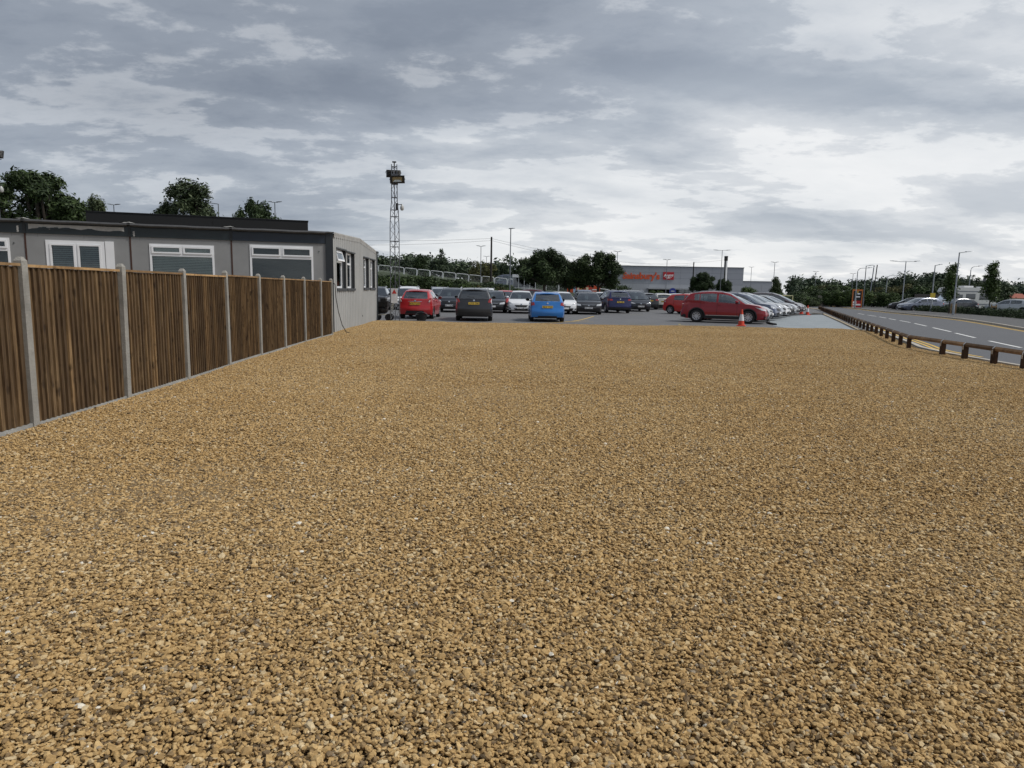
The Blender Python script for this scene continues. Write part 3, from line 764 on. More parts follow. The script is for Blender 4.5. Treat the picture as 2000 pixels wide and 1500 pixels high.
# ================================================================== lattice floodlight mast
M_GALV = mat('galvanised_dark', (0.12, 0.125, 0.14), 0.5, 0.2, 4.0, metal=0.6)
M_BLACKM = mat('black_metal', (0.018, 0.017, 0.017), 0.5)
M_LAMPG = mat('lamp_reflector', (0.30, 0.24, 0.13), 0.3, 0.2, 6.0)
M_GLARE = mat('lamp_glare', (0.62, 0.70, 0.74), 0.12, 0.1, 3.0)  # pale patch painted as glare on the lower lamp face
mesh_cache = {}
def cached(key, fn):
    if key not in mesh_cache: mesh_cache[key] = fn()
    return mesh_cache[key]
def mast(label, loc, rz):
    t = thing('floodlight_mast', label, 'floodlight mast', loc, rz, 'lattice floodlight masts')
    H1 = 7.05
    def wid(z): return np.interp(z, [0, 4.2, 5.0, 5.4, 7.1], [0.235, 0.235, 0.20, 0.15, 0.135])
    def cor(z): return [Vector((wid(z) * math.cos(R(a)), wid(z) * math.sin(R(a)), z)) for a in (90, 210, 330)]
    zs_ = [0, 0.9, 1.8, 2.7, 3.45, 3.65, 4.3, 5.0, 5.4, 5.9, 6.4, H1]
    for k in range(3):
        use('leg', cached(('ml', k), lambda k=k: MB().tube([cor(z)[k] for z in zs_], 0.021, 6).mesh('leg', M_GALV)), t)
    def brace(k):
        b = MB(); z = 0.1; i = 0
        while z < 6.9:
            z2 = min(z + 0.45, 6.95)
            b.tube([cor(z)[k if i % 2 else (k + 1) % 3], cor(z2)[(k + 1) % 3 if i % 2 else k]], 0.009, 5)
            z = z2; i += 1
        return b.mesh('lattice', M_GALV)
    for k in range(3): use('lattice', cached(('mbr', k), lambda k=k: brace(k)), t)
    for z in (1.05, 1.25, 3.4, 3.65, 4.75, 5.05, 5.6, 6.95):
        def ringm(z=z):
            b = MB(); c = cor(z)
            for k in range(3): b.tube([c[k], c[(k + 1) % 3]], 0.014, 5)
            return b.mesh('ring', M_GALV)
        use('ring', cached(('mr', z), ringm), t)
    use('head_pulley', cached('mp', lambda: MB().tube([(0, 0, 7.0), (0, 0, 7.15)], 0.03, 6).box(-0.09, 0.09, -0.02, 0.02, 7.13, 7.19).mesh('head_pulley', M_BLACKM)), t)
    use('winch_box', cached('mw', lambda: MB().box(-0.14, 0.16, -0.16, 0.14, 6.18, 6.62).mesh('winch_box', M_GALV)), t)
    def flood(nm, m4, front):
        hb = MB()
        o_, i_ = (0.40, 0.22), (0.30, 0.15)
        rows = []
        for (wx, hz, y) in ((0.24, 0.12, 0.16), (0.40, 0.20, 0.02), (0.42, 0.22, -0.10), (0.30, 0.155, -0.10), (0.26, 0.12, -0.02)):
            rows.append([m4 @ Vector(p) for p in ((-wx, y, -hz), (wx, y, -hz), (wx, y, hz), (-wx, y, hz))])
        hb.grid(rows, True); hb.add(rows[0], [(0, 1, 2, 3)])
        f = hb.obj('floodlight', M_BLACKM, t)
        gl = MB().add([m4 @ Vector(p) for p in ((-0.28, -0.06, -0.13), (0.28, -0.06, -0.13), (0.28, -0.06, 0.13), (-0.28, -0.06, 0.13))], [(0, 1, 2, 3)])
        gl.obj('reflector', M_LAMPG, f)
        MB().add([m4 @ Vector(p) for p in ((-0.25, -0.068, -0.13), (0.25, -0.068, -0.13), (0.16, -0.068, -0.02), (-0.16, -0.068, -0.02))], [(0, 1, 2, 3)]).obj('lamp_glare', M_GLARE, f)
        fins = MB()
        for q in range(5): fins.box(-0.30, 0.30, 0.03, 0.19 - 0.02 * abs(q - 2), -0.10 + 0.05 * q - 0.006, -0.10 + 0.05 * q + 0.006, m4)
        fins.obj('cooling_fins', mat('brown_metal', (0.075, 0.055, 0.03), 0.5), f)
        MB().tube([m4 @ Vector((-0.44, 0, 0)), m4 @ Vector((-0.44, 0.2, 0)), m4 @ Vector((0.44, 0.2, 0)), m4 @ Vector((0.44, 0, 0))], 0.014, 5).obj('bracket', M_BLACKM, f)
    flood('front', Matrix.Translation((0.14, -0.32, 6.36)) @ Matrix.Rotation(R(-3), 4, 'Y') @ Matrix.Rotation(R(14), 4, 'X') @ Matrix.Scale(0.78, 4), True)
    flood('back', Matrix.Translation((-0.05, 0.34, 6.72)) @ Matrix.Rotation(R(180), 4, 'Z') @ Matrix.Rotation(R(16), 4, 'X') @ Matrix.Scale(0.78, 4), False)
    cm = MB().tube([(0.13, -0.05, 5.28), (0.34, -0.10, 5.30)], 0.018, 6); cm.box(0.05, 0.17, -0.1, 0.03, 5.05, 5.35)
    ca = cm.obj('camera_bracket', M_BLACKM, t)
    MB().lathe([(0.001, 5.02), (0.055, 5.035), (0.085, 5.10), (0.085, 5.17), (0.06, 5.24), (0.02, 5.30)], 12, 'Z', (0.34, -0.1, 0)).obj('dome_camera', mat('dome_grey', (0.42, 0.42, 0.40), 0.4), t, smooth=True)
    return t
mast1 = mast('slim lattice floodlight mast beside the ribbed end of the modular office', (-5.48, 31.75, 0), R(8))
mast2 = mast('lattice floodlight mast rising behind the modular office roof', (-22.78, 30.6, 0.35), R(8))
ws = MB().add([(-5.58, 31.48, 1.28), (-5.36, 31.48, 1.28), (-5.47, 31.48, 1.48)], [(0, 1, 2)])
so = MB().box(-5.62, -5.32, 31.49, 31.50, 0.85, 1.52).obj('warning_board', mat('sign_white', (0.7, 0.7, 0.72), 0.5)); tag(so, 'small white warning board with red triangle tied to the floodlight mast', 'sign')
ws.obj('red_triangle', mat('sign_red', (0.55, 0.04, 0.03), 0.5), so)

# wheeled cart and rubbish beside the office corner
M_RUB = mat('black_rubber', (0.012, 0.012, 0.012), 0.75)
cart = thing('wheeled_cart', 'black wheeled pressure washer standing by the office downpipe', 'cart', (-6.15, 32.35, 0))
b = MB()
for s in (-1, 1):
    b.tube([(-0.35, 0.2 * s, 0.28), (0.30, 0.2 * s, 0.28), (0.42, 0.2 * s, 0.55), (0.50, 0.2 * s, 1.0)], 0.018, 6)
b.tube([(0.50, -0.2, 1.0), (0.50, 0.2, 1.0)], 0.018, 6); b.tube([(-0.35, -0.2, 0.28), (-0.35, 0.2, 0.28)], 0.018, 6)
b.obj('frame', mat('cart_frame', (0.45, 0.43, 0.36), 0.5), cart)
b = MB().lathe([(0.0, -0.22), (0.16, -0.2), (0.2, -0.1), (0.2, 0.14), (0.14, 0.24), (0.0, 0.26)], 12, 'X', (-0.05, 0, 0.52)); b.obj('motor', M_BLACKM, cart, smooth=True)
MB().box(-0.3, 0.25, -0.24, 0.24, 0.66, 0.9).box(-0.1, 0.16, -0.17, 0.17, 0.9, 1.05).obj('housing', M_RUB, cart)
for x in (-0.3, 0.3):
    for s in (-1, 1):
        wo_ = MB().lathe([(0.05, -0.035), (0.15, -0.045), (0.17, -0.02), (0.17, 0.02), (0.15, 0.045), (0.05, 0.035)], 16, 'Y', (x, 0.27 * s, 0.17)); wo_.obj('wheel', M_RUB, cart, smooth=True)
b = MB(); b.tube([(0.25 + 0.16 * math.cos(k * 0.5), -0.30, 0.75 + 0.16 * math.sin(k * 0.5)) for k in range(30)], 0.018, 6); b.obj('hose', M_RUB, cart)
tub = thing('plastic_tub', 'torn black plastic tub on the tarmac behind the red hatchback', 'tub', (-4.42, 32.9, 0))
b = MB(); rows = []
for (rr_, z) in ((0.17, 0.0), (0.2, 0.02), (0.255, 0.24), (0.275, 0.30), (0.262, 0.30), (0.19, 0.03)):
    rows.append([(rr_ * 1.1 * math.cos(a), rr_ * 0.8 * math.sin(a), z + (0.035 * math.sin(3 * a) if z > 0.2 else 0)) for a in [2 * math.pi * k / 14 for k in range(14)]])
b.grid(rows, True).obj('shell', M_RUB, tub, smooth=True)
MB().tube([(-0.3, 0, 0.27), (-0.2, -0.02, 0.38), (0, -0.02, 0.42), (0.2, -0.02, 0.38), (0.3, 0, 0.27)], 0.012, 6).obj('handle', M_GALV, tub)
yh = MB().tube([(x, 31.75 + 0.12 * math.sin(x * 2.1), 0.02) for x in np.arange(-6.0, -3.0, 0.15)], 0.016, 6).obj('hose', mat('yellow_hose', (0.45, 0.34, 0.06), 0.5)); tag(yh, 'yellow hose lying along the gravel edge below the floodlight mast', 'hose')
bp = MB().tube([(x, y, 0.04) for x, y in smooth_path([(13.3, 34.6), (13.6, 36.4), (14.9, 39.9), (16.2, 43.4), (17.6, 46.2), (19.5, 49.3), (22.2, 52.6), (25.0, 55.3)], 5)], 0.06, 8).obj('border', mat('black_border', (0.02, 0.02, 0.02), 0.6)); tag(bp, 'long black border curving along the edge of the pale stone slab', 'border')  # dark round strip following the curved edge of the slab

# ================================================================== timber knee rail with steel straps
M_RPOST = wood_mat('rail_post_timber', (0.035, 0.018, 0.010), (0.070, 0.038, 0.02), (0.11, 0.065, 0.035), (8, 8, 1.5))
M_RTOP = wood_mat('rail_timber', (0.09, 0.055, 0.03), (0.16, 0.10, 0.055), (0.25, 0.165, 0.095), (1.2, 1.2, 1.2))
M_STRAP = mat('strap_steel', (0.55, 0.55, 0.54), 0.35, 0.1, 8.0, metal=0.7)
rp = [(rail_x(y), y) for y in (9.6, 11.0, 12.35, 13.65, 14.93, 16.05, 17.3, 18.4, 20.34)]
y = 20.34
while y < 74:
    y += 1.46
    rp.append((rail_x(y), y))
kr = thing('knee_rail', 'low timber knee rail with steel straps along the roadside edge', 'knee rail', (rp[0][0], rp[0][1], 0))
pme = MB().box(-0.055, 0.055, -0.055, 0.055, -0.2, 0.36).mesh('post', M_RPOST)
sb = MB()
prof = [(-0.058, 0.0), (-0.053, 0.048), (0, 0.098), (0.053, 0.048), (0.058, 0.0)]
sb.grid([[(-0.022, p[0] , 0.33 + p[1]) for p in prof], [(0.022, p[0], 0.33 + p[1]) for p in prof]])
sb.box(-0.022, 0.022, -0.062, -0.056, 0.24, 0.335); sb.box(-0.022, 0.022, 0.056, 0.062, 0.24, 0.335)
sme = sb.mesh('strap', M_STRAP, fix=False)
for i, (x, y) in enumerate(rp):
    j = min(i, len(rp) - 2)
    ang = math.atan2(rp[j + 1][1] - rp[j][1], rp[j + 1][0] - rp[j][0])
    jit = random.uniform(-0.012, 0.012)
    use('post', pme, kr, (x - rp[0][0], y - rp[0][1], jit), (random.uniform(-0.015, 0.015), random.uniform(-0.015, 0.015), ang))
    if y < 50: use('strap', sme, kr, (x - rp[0][0], y - rp[0][1], 0.002), (0, 0, ang))
    if i < len(rp) - 1:
        ln = math.dist(rp[i], rp[i + 1])
        rb = MB()
        pr = [(-0.047, 0.0), (-0.047, 0.045), (0, 0.09), (0.047, 0.045), (0.047, 0.0), (0, -0.02)]
        rw = [[(s, p[0], 0.33 + p[1]) for p in pr] for s in (0.003, ln - 0.003)]
        rb.grid(rw, True); rb.add(rw[0], [(0, 1, 2, 3, 4, 5)]); rb.add(rw[1], [(5, 4, 3, 2, 1, 0)])
        o = rb.obj('rail', M_RTOP, kr); o.location = (x - rp[0][0], y - rp[0][1], 0); o.rotation_euler = (0, 0, ang)

# ================================================================== traffic cones
M_CONE = mat('cone_orange', (0.62, 0.055, 0.02), 0.55, 0.12, 8.0)
M_REFL = mat('cone_sleeve', (0.66, 0.65, 0.66), 0.4, 0.1, 8.0)
def cone(label, x, y, h=0.75):
    t = thing('traffic_cone', label, 'traffic cone', (x, y, 0.004), random.uniform(0, 6), 'traffic cones along the row of cars', h / 0.75)
    use('base', cached('cb', lambda: MB().grid([[(-0.19, -0.19, 0), (0.19, -0.19, 0), (0.19, 0.19, 0), (-0.19, 0.19, 0)], [(-0.19, -0.19, 0.03), (0.19, -0.19, 0.03), (0.19, 0.19, 0.03), (-0.19, 0.19, 0.03)], [(-0.13, -0.13, 0.045), (0.13, -0.13, 0.045), (0.13, 0.13, 0.045), (-0.13, 0.13, 0.045)]], True).mesh('base', M_CONE)), t)
    use('body', cached('cc', lambda: MB().lathe([(0.145, 0.04), (0.112, 0.24), (0.112, 0.241), (0.062, 0.53), (0.03, 0.75), (0.001, 0.75)], 16).mesh('body', M_CONE, smooth=True)), t)
    use('sleeve', cached('cs', lambda: MB().lathe([(0.117, 0.24), (0.0665, 0.53)], 16).mesh('sleeve', M_REFL, smooth=True)), t)
cone('traffic cone with white sleeve beside the front wheel of the dark red crossover', 11.05, 33.1, 0.8)
cone('traffic cone standing in front of the silver hatchback with wide grille', 19.7, 50.6)
cone('traffic cone at the nose of the grey mauve people carrier by the slab', 22.85, 53.2)
cone('traffic cone half hidden behind another cone at the end of the row', 23.3, 55.4)
# ================================================================== cars
def paint(name, col, metal=0.0, rough=0.28):
    return mat('paint_' + name, col, rough, 0.05, 2.0, metal=metal, coat=0.55)
PAINT = dict(red=paint('red', (0.42, 0.018, 0.022)), crimson=paint('crimson', (0.27, 0.008, 0.016), 0.25), bright_red=paint('bright_red', (0.52, 0.03, 0.025)), maroon=paint('maroon', (0.12, 0.018, 0.025), 0.3),
             grey=paint('grey', (0.04, 0.04, 0.044), 0.4), mauve=paint('mauve', (0.11, 0.09, 0.10), 0.5), black=paint('black', (0.012, 0.012, 0.014)), blue=paint('blue', (0.028, 0.19, 0.55), 0.2),
             navy=paint('navy', (0.008, 0.012, 0.075), 0.2), white=paint('white', (0.74, 0.75, 0.77)), cream=paint('cream', (0.66, 0.64, 0.56)), silver=paint('silver', (0.48, 0.50, 0.53), 0.5), slate=paint('slate', (0.03, 0.034, 0.045), 0.4), bluegrey=paint('bluegrey', (0.16, 0.18, 0.24), 0.5))
M_CGLASS = glass_mat('car_glass', (0.36, 0.41, 0.41), 0.13)
M_DGLASS = glass_mat('car_glass_dark', (0.10, 0.12, 0.12), 0.08)
M_TRIM = mat('black_plastic', (0.014, 0.014, 0.015), 0.6)
M_UNDER = mat('underbody', (0.008, 0.008, 0.008), 0.9)
M_TYRE = mat('tyre', (0.014, 0.014, 0.014), 0.8)
M_RIM = mat('alloy_rim', (0.58, 0.58, 0.60), 0.3, 0.06, 5.0, metal=0.7)
M_TAIL = mat('tail_lens', (0.36, 0.012, 0.012), 0.12, 0.2, 20.0, coat=1.0)
M_TAIL2 = mat('clear_lens', (0.62, 0.50, 0.50), 0.12, 0.2, 20.0, coat=1.0)
M_HEAD = mat('headlamp_lens', (0.55, 0.57, 0.60), 0.08, 0.35, 14.0, coat=1.0)
M_GRILLE = mat('grille_black', (0.01, 0.01, 0.011), 0.4)
M_CHROME = mat('chrome', (0.62, 0.63, 0.65), 0.15, 0.05, 5.0, metal=0.9)
M_PLY = mat('plate_yellow', (0.62, 0.42, 0.05), 0.4)
M_PLW = mat('plate_white', (0.68, 0.68, 0.68), 0.4)
M_INK = mat('plate_ink', (0.012, 0.012, 0.012), 0.5)
M_SEAT = mat('seat_cloth', (0.035, 0.035, 0.037), 0.9)
M_PAPER = mat('price_sheet', (0.80, 0.84, 0.84), 0.6, 0.05)
M_GAP = mat('panel_gap', (0.006, 0.006, 0.006), 0.8)

def sm(x): x = min(1.0, max(0.0, x)); return x * x * (3 - 2 * x)
class Kind:
    def __init__(s, name, L, W, H, wb, fo, r, gc, sh, top, tum=0.36, style='hatch', glass=None, rearwin=None, crown=0.035, lights=None, cladding=False, bow=0.13):
        s.name, s.L, s.W, s.H, s.wb, s.r, s.gc, s.sh, s.top, s.tum, s.style = name, L, W, H, wb, r, gc, sh, top, tum, style
        s.xf, s.xr = L / 2, -L / 2
        s.fw = L / 2 - fo; s.rw = s.fw - wb
        s.glass, s.rearwin, s.crown, s.clad, s.bow = glass, rearwin, crown, cladding, bow
        s.top = list(top); s.top[-1] = (s.xr + 0.065, top[-1][1]); s.rearwin = (rearwin[0], s.xr + 0.115)
        s.tum = tum + 0.07 if style != 'van' else tum
        s.lights = lights or {}
        s.top[-1] = (s.xr + 0.065, s.zs(s.xr + 0.065) - 0.02)
        s.parts = []
        s.build()
    def zs(s, x):
        return sum(np.interp(x + d, [p[0] for p in s.sh], [p[1] for p in s.sh]) for d in (-0.08, -0.04, 0, 0.04, 0.08)) / 5
    def zt(s, x):
        return sum(np.interp(x + d, [p[0] for p in s.top[::-1]], [p[1] for p in s.top[::-1]]) for d in (-0.07, -0.035, 0, 0.035, 0.07)) / 5
    def zb(s, x):
        z = s.gc
        ra = s.r + 0.055
        for c in (s.fw, s.rw):
            d = abs(x - c)
            if d < ra: z = max(z, s.r + math.sqrt(ra * ra - d * d) - 0.01)
        e = max(s.ef(x), s.er(x))
        return z + 0.05 * e
    def ef(s, x): return sm((x - (s.xf - 0.30)) / 0.30)
    def er(s, x): return sm(((s.xr + 0.30) - x) / 0.30)
    def plan(s, x):
        d = max(0.0, (abs(x) - (s.L / 2 - 0.62)) / 0.62)
        return 1 - (0.15 if x > 0 else 0.11) * d ** 2.4
    def q(s, z): return float(np.interp(z, [0.12, 0.24, 0.38, 0.55, 0.75, 1.0], [0.93, 0.975, 0.995, 1.0, 0.985, 0.955]))
    def df(s, z): return float(np.interp(z, [0.15, 0.25, 0.42, 0.58, 0.72, 0.9], [0.09, 0.035, 0.0, 0.02, 0.09, 0.22]))
    def dr(s, z): return float(np.interp(z, [0.15, 0.28, 0.45, 0.60, 0.66, 0.8, 1.0, 1.1], [0.10, 0.03, 0.0, 0.012, 0.045, 0.05, 0.07, 0.085]))
    def bowr(s, z): return float(np.interp(z, [0.5, 0.62, 0.95], [s.bow, 0.11, 0.05]))
    def hw(s, x, z): return s.W / 2 * s.plan(x) * s.q(z)
    def side(s, x, z, sg, off=0.0):
        xx = x - s.ef(x) * s.df(z) + s.er(x) * s.dr(z)
        return Vector((xx, sg * (s.hw(x, z) + off), z))
    def face(s, front, a, z, off=0.006):
        xe = s.xf if front else s.xr
        we = s.hw(xe, z)
        sg = 1 if a >= 0 else -1
        k = 1 if front else -1
        if abs(a) <= we:
            c = a / we
            d = s.df(z) if front else s.dr(z)
            p = Vector((xe - k * d + k * (s.bow if front else s.bowr(z)) * (1 - c * c), a, z))
            nrm = Vector((k, 1.1 * c * abs(c), 0)).normalized()
        else:
            x = xe - k * (abs(a) - we)
            p = s.side(x, z, sg)
            nrm = Vector((0.35 * k, sg, 0)).normalized()
        return p + nrm * off
    def patch(s, name, front, quad, m, off=0.006, nu=6, nv=3, parent=None, mirror=False):
        for sg in ((1, -1) if mirror else (1,)):
            rows = []
            for j in range(nv + 1):
                v = j / nv; row = []
                for i in range(nu + 1):
                    u = i / nu
                    a = (1 - v) * ((1 - u) * quad[0][0] + u * quad[1][0]) + v * ((1 - u) * quad[3][0] + u * quad[2][0])
                    z = (1 - v) * ((1 - u) * quad[0][1] + u * quad[1][1]) + v * ((1 - u) * quad[3][1] + u * quad[2][1])
                    edge = 0.0 if 0 < i < nu and 0 < j < nv else -0.004
                    row.append(s.face(front, sg * a, z, off + edge))
                rows.append(row)
            s.parts.append((name, MB().grid(rows).mesh(name, m, smooth=True), m, parent))
    def build(s):
        NV = 9
        xs = set(np.linspace(s.xr, s.xf, 37))
        for d in (0.03, 0.08, 0.16): xs |= {s.xr + d, s.xf - d}
        ra = s.r + 0.055
        for c in (s.fw, s.rw):
            for k in range(13):
                xs.add(c + ra * math.cos(math.pi * k / 12) * 0.9999)
            xs |= {c - ra - 0.004, c + ra + 0.004}
        xs = sorted(x for x in xs if s.xr <= x <= s.xf)
        body, under, floor = MB(), MB(), MB()
        cs = [1, 0.95, 0.8, 0.5, 0.2, -0.2, -0.5, -0.8, -0.95, -1]
        for sg in (1, -1):
            rows = []
            for x in xs:
                zb, zs = s.zb(x), s.zs(x)
                zb = min(zb, zs - 0.05)
                rows.append([s.side(x, zb + (zs - zb) * v / NV, sg) for v in range(NV + 1)])
            body.grid(rows)
        def deckp(x, c):
            zs = s.zs(x); e = max(s.ef(x), s.er(x))
            z = zs + s.crown * (1 - c * c) * (1 - e) + (0.012 if abs(c) < 0.96 else 0) * (1 - e)
            p = s.side(x, zs, 1)
            return Vector((p.x + (s.ef(x) * s.bow - s.er(x) * s.bowr(zs)) * (1 - c * c), p.y * c, z))
        cab0, cab1 = s.top[-1][0], s.top[0][0]            # rear, front end of the cabin on the deck
        for i in range(len(xs) - 1):
            rws = [[deckp(xs[i], c) for c in cs], [deckp(xs[i + 1], c) for c in cs]]
            mid = (xs[i] + xs[i + 1]) / 2
            (floor if cab0 + 0.1 < mid < cab1 - 0.1 else body).grid(rws)
        for front in (True, False):
            xe = s.xf if front else s.xr
            zb, zs = s.zb(xe), s.zs(xe)
            rows = [[s.face(front, c * s.hw(xe, zb + (zs - zb) * v / NV), zb + (zs - zb) * v / NV, 0.0) for c in cs] for v in range(NV + 1)]
            body.grid(rows)
        ur = [[Vector((p.x, p.y * 0.995, p.z)) for p in (s.side(x, s.zb(x), 1), s.side(x, s.zb(x), -1))] for x in xs]
        under.grid(ur)
        # inner arch walls so that daylight does not pass through the wheel tunnels
        for c in (s.fw, s.rw):
            under.box(c - ra, c + ra, -s.W / 2 + 0.26, s.W / 2 - 0.26, s.gc - 0.02, s.r + ra)
        s.parts.append(('body', body.mesh('body', None, smooth=True, angle=40, merge=0.0015), 'PAINT', None))
        s.parts.append(('underbody', under.mesh('underbody', M_UNDER), M_UNDER, None))
        s.parts.append(('cabin_floor', floor.mesh('cabin_floor', M_SEAT), M_SEAT, None))
        # ---- cabin
        G = s.glass                                        # list of (x_front, x_rear) side panes
        r0, r1 = s.rearwin
        xrf = s.top[1][0] if s.style != 'van' else s.top[1][0]
        xc = s.top[0][0]
        st = {xc, cab0, r0, r1, xrf}
        for a, c in G: st |= {a, c}
        st |= set(np.linspace(xc, xrf, 7)) | set(np.linspace(xrf, cab0, 15))
        st = sorted((x for x in st if cab0 <= x <= xc), reverse=True)
        T = [0.0, 0.06, 0.35, 0.65, 0.90, 1.0]
        CC = [0.95, 0.86, 0.6, 0.3, 0.0, -0.3, -0.6, -0.86, -0.95]
        def ring(x):
            zb0 = s.zs(x) - 0.004
            zt = max(s.zt(x), zb0 + 0.002); h = zt - zb0; k = min(1, h / 0.3)
            yb = s.hw(x, s.zs(x)) * 0.985 * (1 - 0.05 * sm((r0 + 0.5 - x) / 0.7))
            out = []
            def yy(t): return yb - h * s.tum * (t ** 1.25)
            for t in T: out.append(Vector((x, yy(t), zb0 + (h - 0.045 * k) * t)))
            fz = sm((x - xrf + 0.1) / max(0.1, xc - xrf)); rz = sm((r0 + 0.1 - x) / max(0.1, r0 - cab0))
            ye = yy(1.0)
            for c in CC:
                z = zt - 0.010 * k * (1 if abs(c) > 0.9 else 0) + 0.022 * (1 - c * c) * k
                out.append(Vector((x + (0.16 * fz - 0.045 * rz) * (1 - c * c), ye * c, z)))
            for t in reversed(T): out.append(Vector((x, -yy(t), zb0 + (h - 0.045 * k) * t)))
            return out
        rings = [ring(x) for x in st]
        nT, nC = len(T), len(CC)
        shell = MB(); panes = {}
        for i in range(len(st) - 1):
            mid = (st[i] + st[i + 1]) / 2; h = s.zt(mid) - s.zs(mid)
            n = len(rings[0])
            for j in range(n - 1):
                quad = [rings[i][j], rings[i][j + 1], rings[i + 1][j + 1], rings[i + 1][j]]
                dst = shell
                if j < nT - 1 or j >= n - nT:
                    jj = j if j < nT - 1 else n - 2 - j
                    if 1 <= jj <= 3 and h > 0.10:
                        for gi_, (a, c) in enumerate(G):
                            if c < mid < a: dst = panes.setdefault(('side_window', gi_, j < nT), MB())
                else:
                    ca, cb = abs(CC[min(max(j - nT, 0), nC - 1)]), abs(CC[min(max(j - nT + 1, 0), nC - 1)])
                    inner = nT <= j < nT + nC - 1 and max(ca, cb) <= 0.951
                    if inner and mid > xrf: dst = panes.setdefault(('windscreen', 0, 0), MB())
                    elif inner and max(ca, cb) <= 0.87 and r1 < mid < r0: dst = panes.setdefault(('rear_window', 0, 0), MB())
                dst.add(quad, [(0, 1, 2, 3)])
        s.parts.append(('roof', shell.mesh('roof', None, smooth=True, angle=32, merge=0.0015), 'PAINT', None))
        for (nm, gi_, sd), mb in panes.items():
            g_ = M_DGLASS if (nm == 'rear_window' and s.lights.get('dark')) or (nm == 'side_window' and gi_ > 0 and s.lights.get('dark')) else M_CGLASS
            s.parts.append((nm, mb.mesh(nm, g_, smooth=True, merge=0.0015), g_, None))
        # seats seen through the glass
        zf = s.zs(0)
        for x in ((s.glass[0][0] + s.glass[0][1]) / 2 - 0.25, (s.glass[0][0] + s.glass[0][1]) / 2 - 1.05):
            for sg in (1, -1):
                b = MB(); rows = []
                for (z, hw_, hd) in ((zf - 0.15, 0.22, 0.07), (zf + 0.10, 0.22, 0.06), (zf + 0.14, 0.16, 0.05), (zf + 0.16, 0.06, 0.02), (zf + 0.20, 0.06, 0.02), (zf + 0.22, 0.13, 0.05), (zf + 0.36, 0.12, 0.045), (zf + 0.39, 0.08, 0.02)):
                    rows.append([Vector((x + dx_ * hd - (z - zf) * 0.15, sg * 0.36 + dy_ * hw_, z)) for dx_, dy_ in ((1, 1), (-1, 1), (-1, -1), (1, -1))])
                b.grid(rows, True)
                s.parts.append(('seat', b.mesh('seat', M_SEAT, smooth=True), M_SEAT, None))
        # ---- trim
        z0 = s.zs(s.xf)
        Lt = s.lights
        hl = Lt.get('head', [(0.40, 0.60), (0.98, 0.70), (1.05, 0.80), (0.56, 0.70)])
        s.patch('headlight', True, hl, M_HEAD, 0.010, 7, 4, mirror=True)
        s.patch('grille', True, Lt.get('grille', [(-0.40, 0.50), (0.40, 0.50), (0.44, 0.60), (-0.44, 0.60)]), M_GRILLE, 0.012)
        if Lt.get('bar'):
            z = Lt['bar']; s.patch('grille_bar', True, [(-0.42, z), (0.42, z), (0.42, z + 0.018), (-0.42, z + 0.018)], M_CHROME, 0.02, 6, 1)
        s.patch('lower_intake', True, Lt.get('intake', [(-0.52, 0.24), (0.52, 0.24), (0.58, 0.40), (-0.58, 0.40)]), M_GRILLE, 0.010)
        s.patch('fog_lamp', True, [(0.66, 0.28), (0.84, 0.30), (0.84, 0.40), (0.70, 0.40)], M_GRILLE, 0.008, 3, 2, mirror=True)
        s.patch('badge', True, [(-0.05, z0 - 0.10), (0.05, z0 - 0.10), (0.05, z0 - 0.02), (-0.05, z0 - 0.02)], M_CHROME, 0.022, 2, 2)
        tl = Lt.get('tail', [(0.60, 0.80), (0.93, 0.78), (0.95, 1.02), (0.68, 1.0)])
        s.patch('tail_light', False, tl, M_TAIL, 0.012, 6, 5, mirror=True)
        if Lt.get('tail2'): s.patch('reverse_lamp', False, Lt['tail2'], M_TAIL2, 0.02, 3, 3, mirror=True)
        s.patch('rear_valance', False, Lt.get('valance', [(-0.52, s.gc + 0.06), (0.52, s.gc + 0.06), (0.42, 0.42), (-0.42, 0.42)]), M_TRIM, 0.008, 8, 3)
        zr = s.zs(s.xr)
        if Lt.get('rbar'): s.patch('tailgate_strip', False, [(-0.34, Lt['rbar']), (0.34, Lt['rbar']), (0.33, Lt['rbar'] + 0.022), (-0.33, Lt['rbar'] + 0.022)], M_CHROME, 0.02, 6, 1)
        s.patch('badge', False, [(-0.04, zr - 0.09), (0.04, zr - 0.09), (0.04, zr - 0.02), (-0.04, zr - 0.02)], M_CHROME, 0.02, 2, 2)
        if Lt.get('dark_bumper'):
            zd = Lt['dark_bumper']
            s.patch('rear_bumper', False, [(-1.1, s.gc + 0.05), (1.1, s.gc + 0.05), (1.05, zd), (-1.05, zd)], M_TRIM, 0.007, 16, 3)
        # sill and arch cladding
        if s.clad:
            for sg in (1, -1):
                rows = [[s.side(x, z, sg, 0.012) for z in (s.gc + 0.01, s.gc + 0.09, s.gc + 0.16)] for x in np.linspace(s.rw + ra + 0.01, s.fw - ra - 0.01, 10)]
                s.parts.append(('sill', MB().grid(rows).mesh('sill', M_TRIM), M_TRIM, None))
                rows = [[s.side(x, z, sg, 0.02) for z in (s.gc + 0.165, s.gc + 0.195)] for x in np.linspace(s.rw + ra + 0.08, s.fw - ra - 0.08, 10)]
                s.parts.append(('sill_strip', MB().grid(rows).mesh('sill_strip', M_CHROME), M_CHROME, None))
                for c in (s.fw, s.rw):
                    rows = [[s.side(c + R_ * math.cos(t), min(s.r + R_ * math.sin(t), s.zs(c) - 0.02), sg, 0.010) for R_ in (ra - 0.012, ra + 0.05)] for t in np.linspace(-0.25, math.pi + 0.25, 17)]
                    s.parts.append(('wheel_arch', MB().grid(rows).mesh('wheel_arch', M_TRIM, smooth=True), M_TRIM, None))
